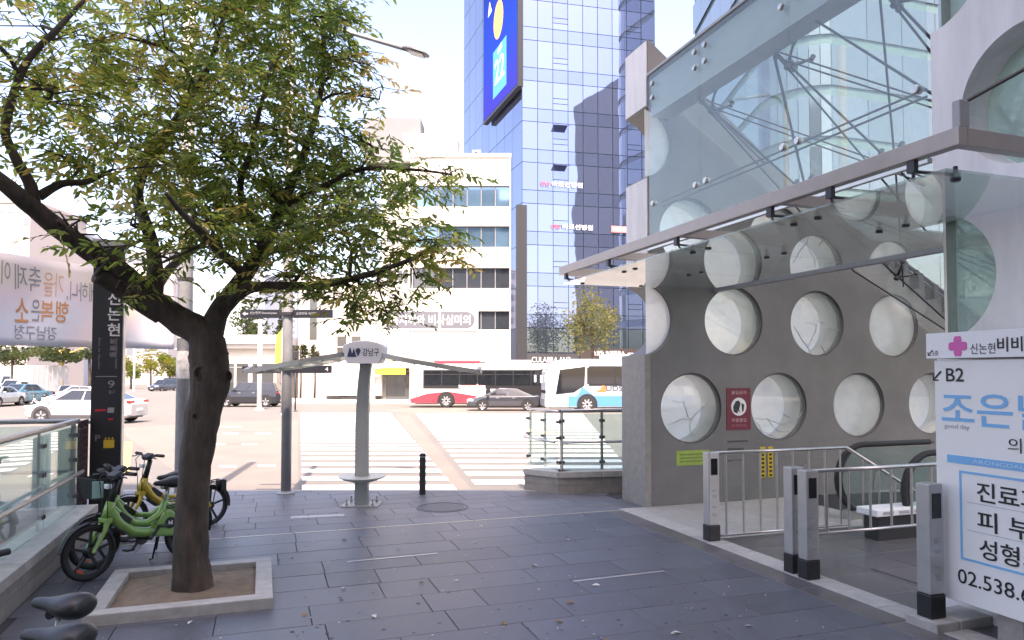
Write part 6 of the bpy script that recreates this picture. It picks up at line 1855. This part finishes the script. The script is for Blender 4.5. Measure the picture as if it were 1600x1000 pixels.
# ---- thin poles across the junction
def pole(name, px, D, ptop, r, m, label, extra=None):
    p = C(xx(px, D), D, rz(D)); t = thing(name, p, label, 'pole')
    zt_ = zz(ptop, D)
    MB().tube([p, Vector((p.x, p.y, zt_))], [r, r * .8], 10).build('shaft', m, t, smooth=True)
    MB().lathe([(0, 0), (r * 2, 0), (r * 2, .04), (r * 1.1, .10), (0, .10)], p, n=12).build('foot', m, t)
    return t, Vector((p.x, p.y, zt_))
t, top = pole('camera_pole', 406, 46, 499, .16, M_white, 'white surveillance camera pole in front of the low cream shop')
for s in (-1, 1):
    MB().box(top + V(s * .22, -.1) - Z3 * .15, (.22, .3, .16), CAX).build('camera_housing', M_white, t, bevel=.02)
MB().tube([top - V(.3, 0) - Z3 * .15, top + V(.3, 0) - Z3 * .15], .03, 6).build('cross_arm', M_white, t)
t, top = pole('flag_pole', 687, 56, 452, .09, M_white, 'thin white pole standing before the sign band of the white office')
MB().lathe([(0, 0), (.1, .03), (.13, .12), (.1, .2), (0, .24)], top, n=12).build('finial', M_white, t)
t, top = pole('pennant_pole', 441, 40, 512, .05, M_grey, 'thin pole with a yellow vertical pennant beside the lamp pole')
bq = MB()
fr_ = [top - Z3 * .05, top - V(.35, 0) - Z3 * .45, top - V(.42, 0) - Z3 * 2.2, top - V(.05, 0) - Z3 * 2.3]
bq.add(fr_ + [p + V(0, .02) for p in fr_], [(0, 1, 2, 3), (7, 6, 5, 4), (0, 1, 5, 4), (1, 2, 6, 5), (2, 3, 7, 6), (3, 0, 4, 7)]).build('pennant', mat('yellow cloth', (.62, .55, .06), .7), t)
t, top = pole('signal_pole', 462, 44, 560, .05, M_dsteel, 'short dark signal post at the far pavement left of the shelter'.replace('left of', 'beside'))
MB().box(top + Z3 * .2, (.35, .2, .5), CAX).build('signal_box', M_black, t, bevel=.03)
p = C(xx(210, 100), 100, -.6); t = thing('signal_mast', p, 'pale signal mast with a long arm in front of the fresh green trees', 'pole')
MB().tube([p, p + Z3 * 5.5], .12, 8).build('shaft', M_white, t); MB().tube([p + Z3 * 5.1, p + Z3 * 5.6 + V(3.4, 0)], .08, 8).build('arm', M_white, t)

# ---- rental bikes
def make_bike(name, label, cat, col, basket=False, lockbox=None, rot=0.0, loc=(0, 0, 0), lean=0.0, group='rental bikes parked on the plaza'):
    t = thing(name, loc, label, cat, group, rot if rot else 1e-6)
    fr_m = mat(name + ' frame paint', col, .32, .1, coat=.5) if False else mat('frame paint ' + str(col), col, .32, .1, coat=.5)
    r = .275; fx, rx = .55, -.55
    for wx in (fx, rx):
        w = MB().lathe([(r - .045, -.018), (r - .012, -.024), (r, 0), (r - .012, .024), (r - .045, .018), (r - .045, -.018)], (wx, 0, r), axis=1, n=30).build('wheel', M_rubber, t, world=False, smooth=True)
        b = MB().lathe([(r - .068, -.012), (r - .044, -.016), (r - .044, .016), (r - .068, .012), (r - .068, -.012)], (wx, 0, r), axis=1, n=30)
        b.lathe([(0, -.05), (.04, -.05), (.055, -.02), (.055, .02), (.04, .05), (0, .05)], (wx, 0, r), axis=1, n=14)
        for k in range(5):
            a = 2 * pi * k / 5 + .4
            u = Vector((cos(a), 0, sin(a))); s_ = Vector((-sin(a), 0, cos(a)))
            b.box(Vector((wx, 0, r)) + u * (r * .44), (r * .7, .018, .026), (u, Y3, s_))
        b.build('rim', M_black, w, world=False)
        MB().box((wx + .10, .02, .115), (.075, .008, .022), (Vector((.87, 0, .5)), Y3, Vector((-.5, 0, .87)))).build('reflector', mat('orange reflector', (.75, .10, .03), .3), w, world=False)
        # mudguard
        n = 12; a0, a1 = (.15, 2.4) if wx > 0 else (.5, 3.3)
        g = [[Vector((wx + rr * cos(a0 + (a1 - a0) * k / n), yy, r + rr * sin(a0 + (a1 - a0) * k / n))) for rr, yy in ((r + .018, -.034), (r + .03, 0), (r + .018, .034), (r + .024, 0))] for k in range(n + 1)]
        MB().loft(g).build('mudguard', M_black, t, world=False)
    ht0, ht1 = Vector((.385, 0, .585)), Vector((.335, 0, .74))
    f = MB()
    for s in (-1, 1):
        f.tube([ht0 + Vector((.005, s * .04, -.02)), Vector((.43, s * .058, .47)), Vector((fx, s * .062, r))], [.026, .024, .018], 10)
    f.box(ht0 + Vector((.004, 0, -.02)), (.07, .13, .05))
    f.build('fork', fr_m, t, world=False, smooth=False, bevel=.006)
    f = MB()
    f.tube([ht0, ht1], .045, 12)
    f.tube([Vector((.36, 0, .66)), Vector((.24, 0, .50)), Vector((.10, 0, .395)), Vector((-.06, 0, .355)), Vector((-.18, 0, .37))], [.055, .058, .055, .052, .05], 12)
    f.tube([Vector((.35, 0, .71)), Vector((.22, 0, .58)), Vector((.08, 0, .485)), Vector((-.06, 0, .46)), Vector((-.2, 0, .52)), Vector((-.255, 0, .60))], [.03, .03, .03, .03, .034, .034], 10)
    f.tube([Vector((-.17, 0, .36)), Vector((-.265, 0, .66))], .028, 10)
    f.build('frame', fr_m, t, world=False, smooth=True)
    # motor housing with its round badge
    hs2 = MB().prism([(-.10, .31), (-.50, .235), (-.58, .275), (-.47, .40), (-.33, .56), (-.24, .56), (-.15, .44)], (0, -.055, 0), X3, Z3, Y3 * .11).build('housing', fr_m, t, world=False, bevel=.025)
    for s in (-1, 1):
        MB().lathe([(0, s * .058), (.062, s * .058), (.062, s * .064), (.048, s * .0642), (.048, s * .060), (0, s * .060)], (-.30, 0, .42), axis=1, n=22).build('badge_ring', M_black, hs2, world=False)
        MB().prism([(-.025, -.022), (-.012, -.022), (0, .0), (.012, -.022), (.025, -.022), (.025, .025), (.012, .025), (.012, .0), (0, .015), (-.012, .0), (-.012, .025), (-.025, .025)], (-.30, s * .062, .42), X3, Z3, Y3 * s * .003).build('badge_mark', M_white, hs2, world=False)
    MB().box((.20, -.0, .555), (.16, .085, .07), (Vector((.78, 0, .62)), Y3, Vector((-.62, 0, .78)))).build('battery', M_black, t, world=False, bevel=.01)
    MB().box((.24, 0, .44), (.15, .07, .05), (Vector((.78, 0, .62)), Y3, Vector((-.62, 0, .78)))).build('battery', M_black, t, world=False, bevel=.01)
    # stem, bars
    st = MB(); st.tube([ht1, Vector((.27, 0, .96))], [.034, .028], 10)
    st.build('stem', M_black, t, world=False, smooth=True)
    MB().tube([Vector((.29, -.29, 1.03)), Vector((.30, -.17, 1.03)), Vector((.29, -.06, .985)), Vector((.27, 0, .965)), Vector((.29, .06, .985)), Vector((.30, .17, 1.03)), Vector((.29, .29, 1.03))], .013, 8).build('handlebar', M_dsteel, t, world=False, smooth=True)
    for s in (-1, 1):
        MB().tube([Vector((.295, s * .17, 1.03)), Vector((.28, s * .31, 1.03))], .019, 10).build('grip', M_rubber, t, world=False)
        MB().tube([Vector((.31, s * .15, 1.04)), Vector((.35, s * .19, 1.01)), Vector((.355, s * .28, 1.0))], .007, 6).build('brake_lever', M_dsteel, t, world=False)
        MB().tube([Vector((.31, s * .15, 1.03)), Vector((.40, s * .10, .98)), Vector((.40, s * .05, .75)), Vector((.40, s * .05, .55))], .005, 5).build('brake_cable', M_black, t, world=False)
    MB().box((.30, 0, 1.005), (.10, .14, .055), (Vector((.9, 0, -.43)), Y3, Vector((.43, 0, .9)))).build('console', M_dsteel, t, world=False, bevel=.012)
    MB().box((.37, 0, .90), (.05, .07, .05)).build('headlight', M_headl, t, world=False, bevel=.01)
    if basket:
        bk = MB(); x0_, x1_, w0, w1, z0_, z1_ = .40, .64, .13, .17, .74, .95
        bk.loft([[Vector((x0_, -w0, z0_)), Vector((x1_ - .03, -w0, z0_)), Vector((x1_ - .03, w0, z0_)), Vector((x0_, w0, z0_))], [Vector((x0_ - .01, -w1, z1_)), Vector((x1_, -w1, z1_)), Vector((x1_, w1, z1_)), Vector((x0_ - .01, w1, z1_))]], caps=False)
        bk.add([Vector((x0_, -w0, z0_)), Vector((x1_ - .03, -w0, z0_)), Vector((x1_ - .03, w0, z0_)), Vector((x0_, w0, z0_))], [(0, 1, 2, 3)])
        o = bk.build('basket', M_black, t, world=False, recalc=False); so = o.modifiers.new('thickness', 'SOLIDIFY'); so.thickness = .008
    if lockbox:
        MB().box((.40, -.12, .86), (.10, .018, .17), (Vector((.8, -.6, 0)), Vector((.6, .8, 0)), Z3)).build('phone_card', lockbox, t, world=False, bevel=.006)
    # saddle on its post
    MB().tube([Vector((-.262, 0, .64)), Vector((-.30, 0, .80))], .016, 10).build('seat_post', M_steel, t, world=False, smooth=True)
    cl_ = MB().box((-.305, 0, .815), (.14, .045, .035)).build('saddle_clamp', M_white, t, world=False, bevel=.01)
    MB().lathe([(0, -.035), (.022, -.035), (.022, .035), (0, .035)], (-.262, 0, .805), axis=1, n=12).build('clamp_bolt', M_black, cl_, world=False)
    rg_ = []
    for x, w, zt_, zb_ in ((-.462, .04, .872, .825), (-.452, .085, .902, .79), (-.41, .112, .918, .772), (-.34, .105, .912, .775), (-.28, .066, .892, .80), (-.22, .044, .886, .818), (-.165, .040, .884, .826), (-.14, .022, .874, .838)):
        rg_.append([Vector((x, w * cos(2 * pi * k / 14), (zb_ + zt_) / 2 + (zt_ - zb_) / 2 * (sin(2 * pi * k / 14) if sin(2 * pi * k / 14) > 0 else sin(2 * pi * k / 14) * .9))) for k in range(14)])
    sdl = MB().loft(rg_).build('saddle', mat('saddle leatherette', (.020, .020, .022), .38, bump=.06, bscale=300), t, world=False, smooth=True)
    su = sdl.modifiers.new('subsurf', 'SUBSURF'); su.levels = 1; su.render_levels = 1
    # rack, rear light, crank, stand
    rk = MB()
    for s in (-1, 1): rk.tube([Vector((-.27, s * .05, .58)), Vector((-.72, s * .06, .60)), Vector((-.76, s * .05, .58))], .008, 6); rk.tube([Vector((-.62, s * .06, .595)), Vector((rx, s * .065, r))], .007, 6)
    rk.build('rack', M_black, t, world=False)
    MB().box((-.72, 0, .52), (.09, .13, .16)).build('rear_box', M_black, t, world=False, bevel=.015)
    MB().box((-.768, 0, .50), (.012, .06, .04)).build('rear_light', M_tail, t, world=False)
    ck = MB().lathe([(0, -.07), (.075, -.07), (.08, -.064), (.075, -.058), (0, -.058)], (-.06, 0, .30), axis=1, n=18)
    ck.box((-.01, -.085, .24), (.17, .014, .026), (Vector((.65, 0, -.76)), Y3, Vector((.76, 0, .65)))); ck.box((-.11, .085, .36), (.17, .014, .026), (Vector((.65, 0, -.76)), Y3, Vector((.76, 0, .65))))
    ck.tube([Vector((-.06, -.08, .30)), Vector((-.06, .08, .30))], .02, 8)
    ck.build('crank', M_dsteel, t, world=False)
    for p in ((.05, -.13, .18), (-.17, .13, .42)):
        MB().box(p, (.09, .09, .02)).build('pedal', M_black, t, world=False, bevel=.004)
    MB().tube([Vector((-.22, -.05, .27)), Vector((-.25, -.16, .02)), Vector((-.22, -.175, .008))], .010, 7).build('kickstand', M_black, t, world=False)
    return t
def place_dir(front, rear):
    f, r_ = C(*front), C(*rear); d = f - r_
    return (f + r_) / 2, yaw_of(d)
M_mint = mat('mint card', (.30, .50, .46), .5)
GREEN = (.235, .43, .105); YEL = (.50, .34, .025); WH = (.55, .55, .54)
pc_, an = place_dir((-4.17, 7.12), (-3.64, 8.1))
make_bike('rental_bike', 'light green rental bike nearest the tree pit, its front wheel towards the balustrade', 'bicycle', GREEN, lockbox=M_mint, loc=pc_, rot=an)
pc_, an = place_dir((-4.36, 7.55), (-3.80, 8.5))
make_bike('rental_bike', 'light green rental bike with black basket, half hidden behind the nearer green one', 'bicycle', GREEN, basket=True, loc=pc_, rot=an)
pc_, an = place_dir((-4.66, 8.75), (-4.05, 9.65))
make_bike('rental_bike', 'yellow rental bike behind the two green ones, by the pylon', 'bicycle', YEL, loc=pc_, rot=an)
# the two bikes in the corner: only saddle and a grip reach into the picture
for (px, py_, D, lab, hd_) in ((106, 925, 3.75, 'white rental bike whose black saddle stands clear of the tree pit, farther from the camera', V(-1, .12)),
                               (100, 968, 3.30, 'rental bike nearest the camera, only its black saddle showing at the bottom corner', V(-1, .05))):
    sadd = C(xx(px, D), D, 0); h = hd_.normalized()
    make_bike('rental_bike', lab, 'bicycle', WH, loc=sadd + h * .31, rot=yaw_of(h))
# bikes parked across the junction
k = 0
src = None
for px, D, a in ((62, 47, 2.6), (80, 48, 2.9), (98, 46.5, .4), (118, 48.5, 2.5)):
    p = C(xx(px, D), D, rz(D) + .01)
    if src is None:
        src = make_bike('parked_bicycle', 'pale bicycle parked across the road in front of the teal car', 'bicycle', (.5, .5, .5), loc=p, rot=a, group='bicycles parked across the road')
    else:
        c = copy_tree(src); c.location = p; c.rotation_euler = (0, 0, a)
        c['label'] = ['pale bicycle parked across the road, second from the teal car', 'pale bicycle parked across the road, turned the other way', 'pale bicycle parked across the road, close to the white car bonnet'][k]
        k += 1
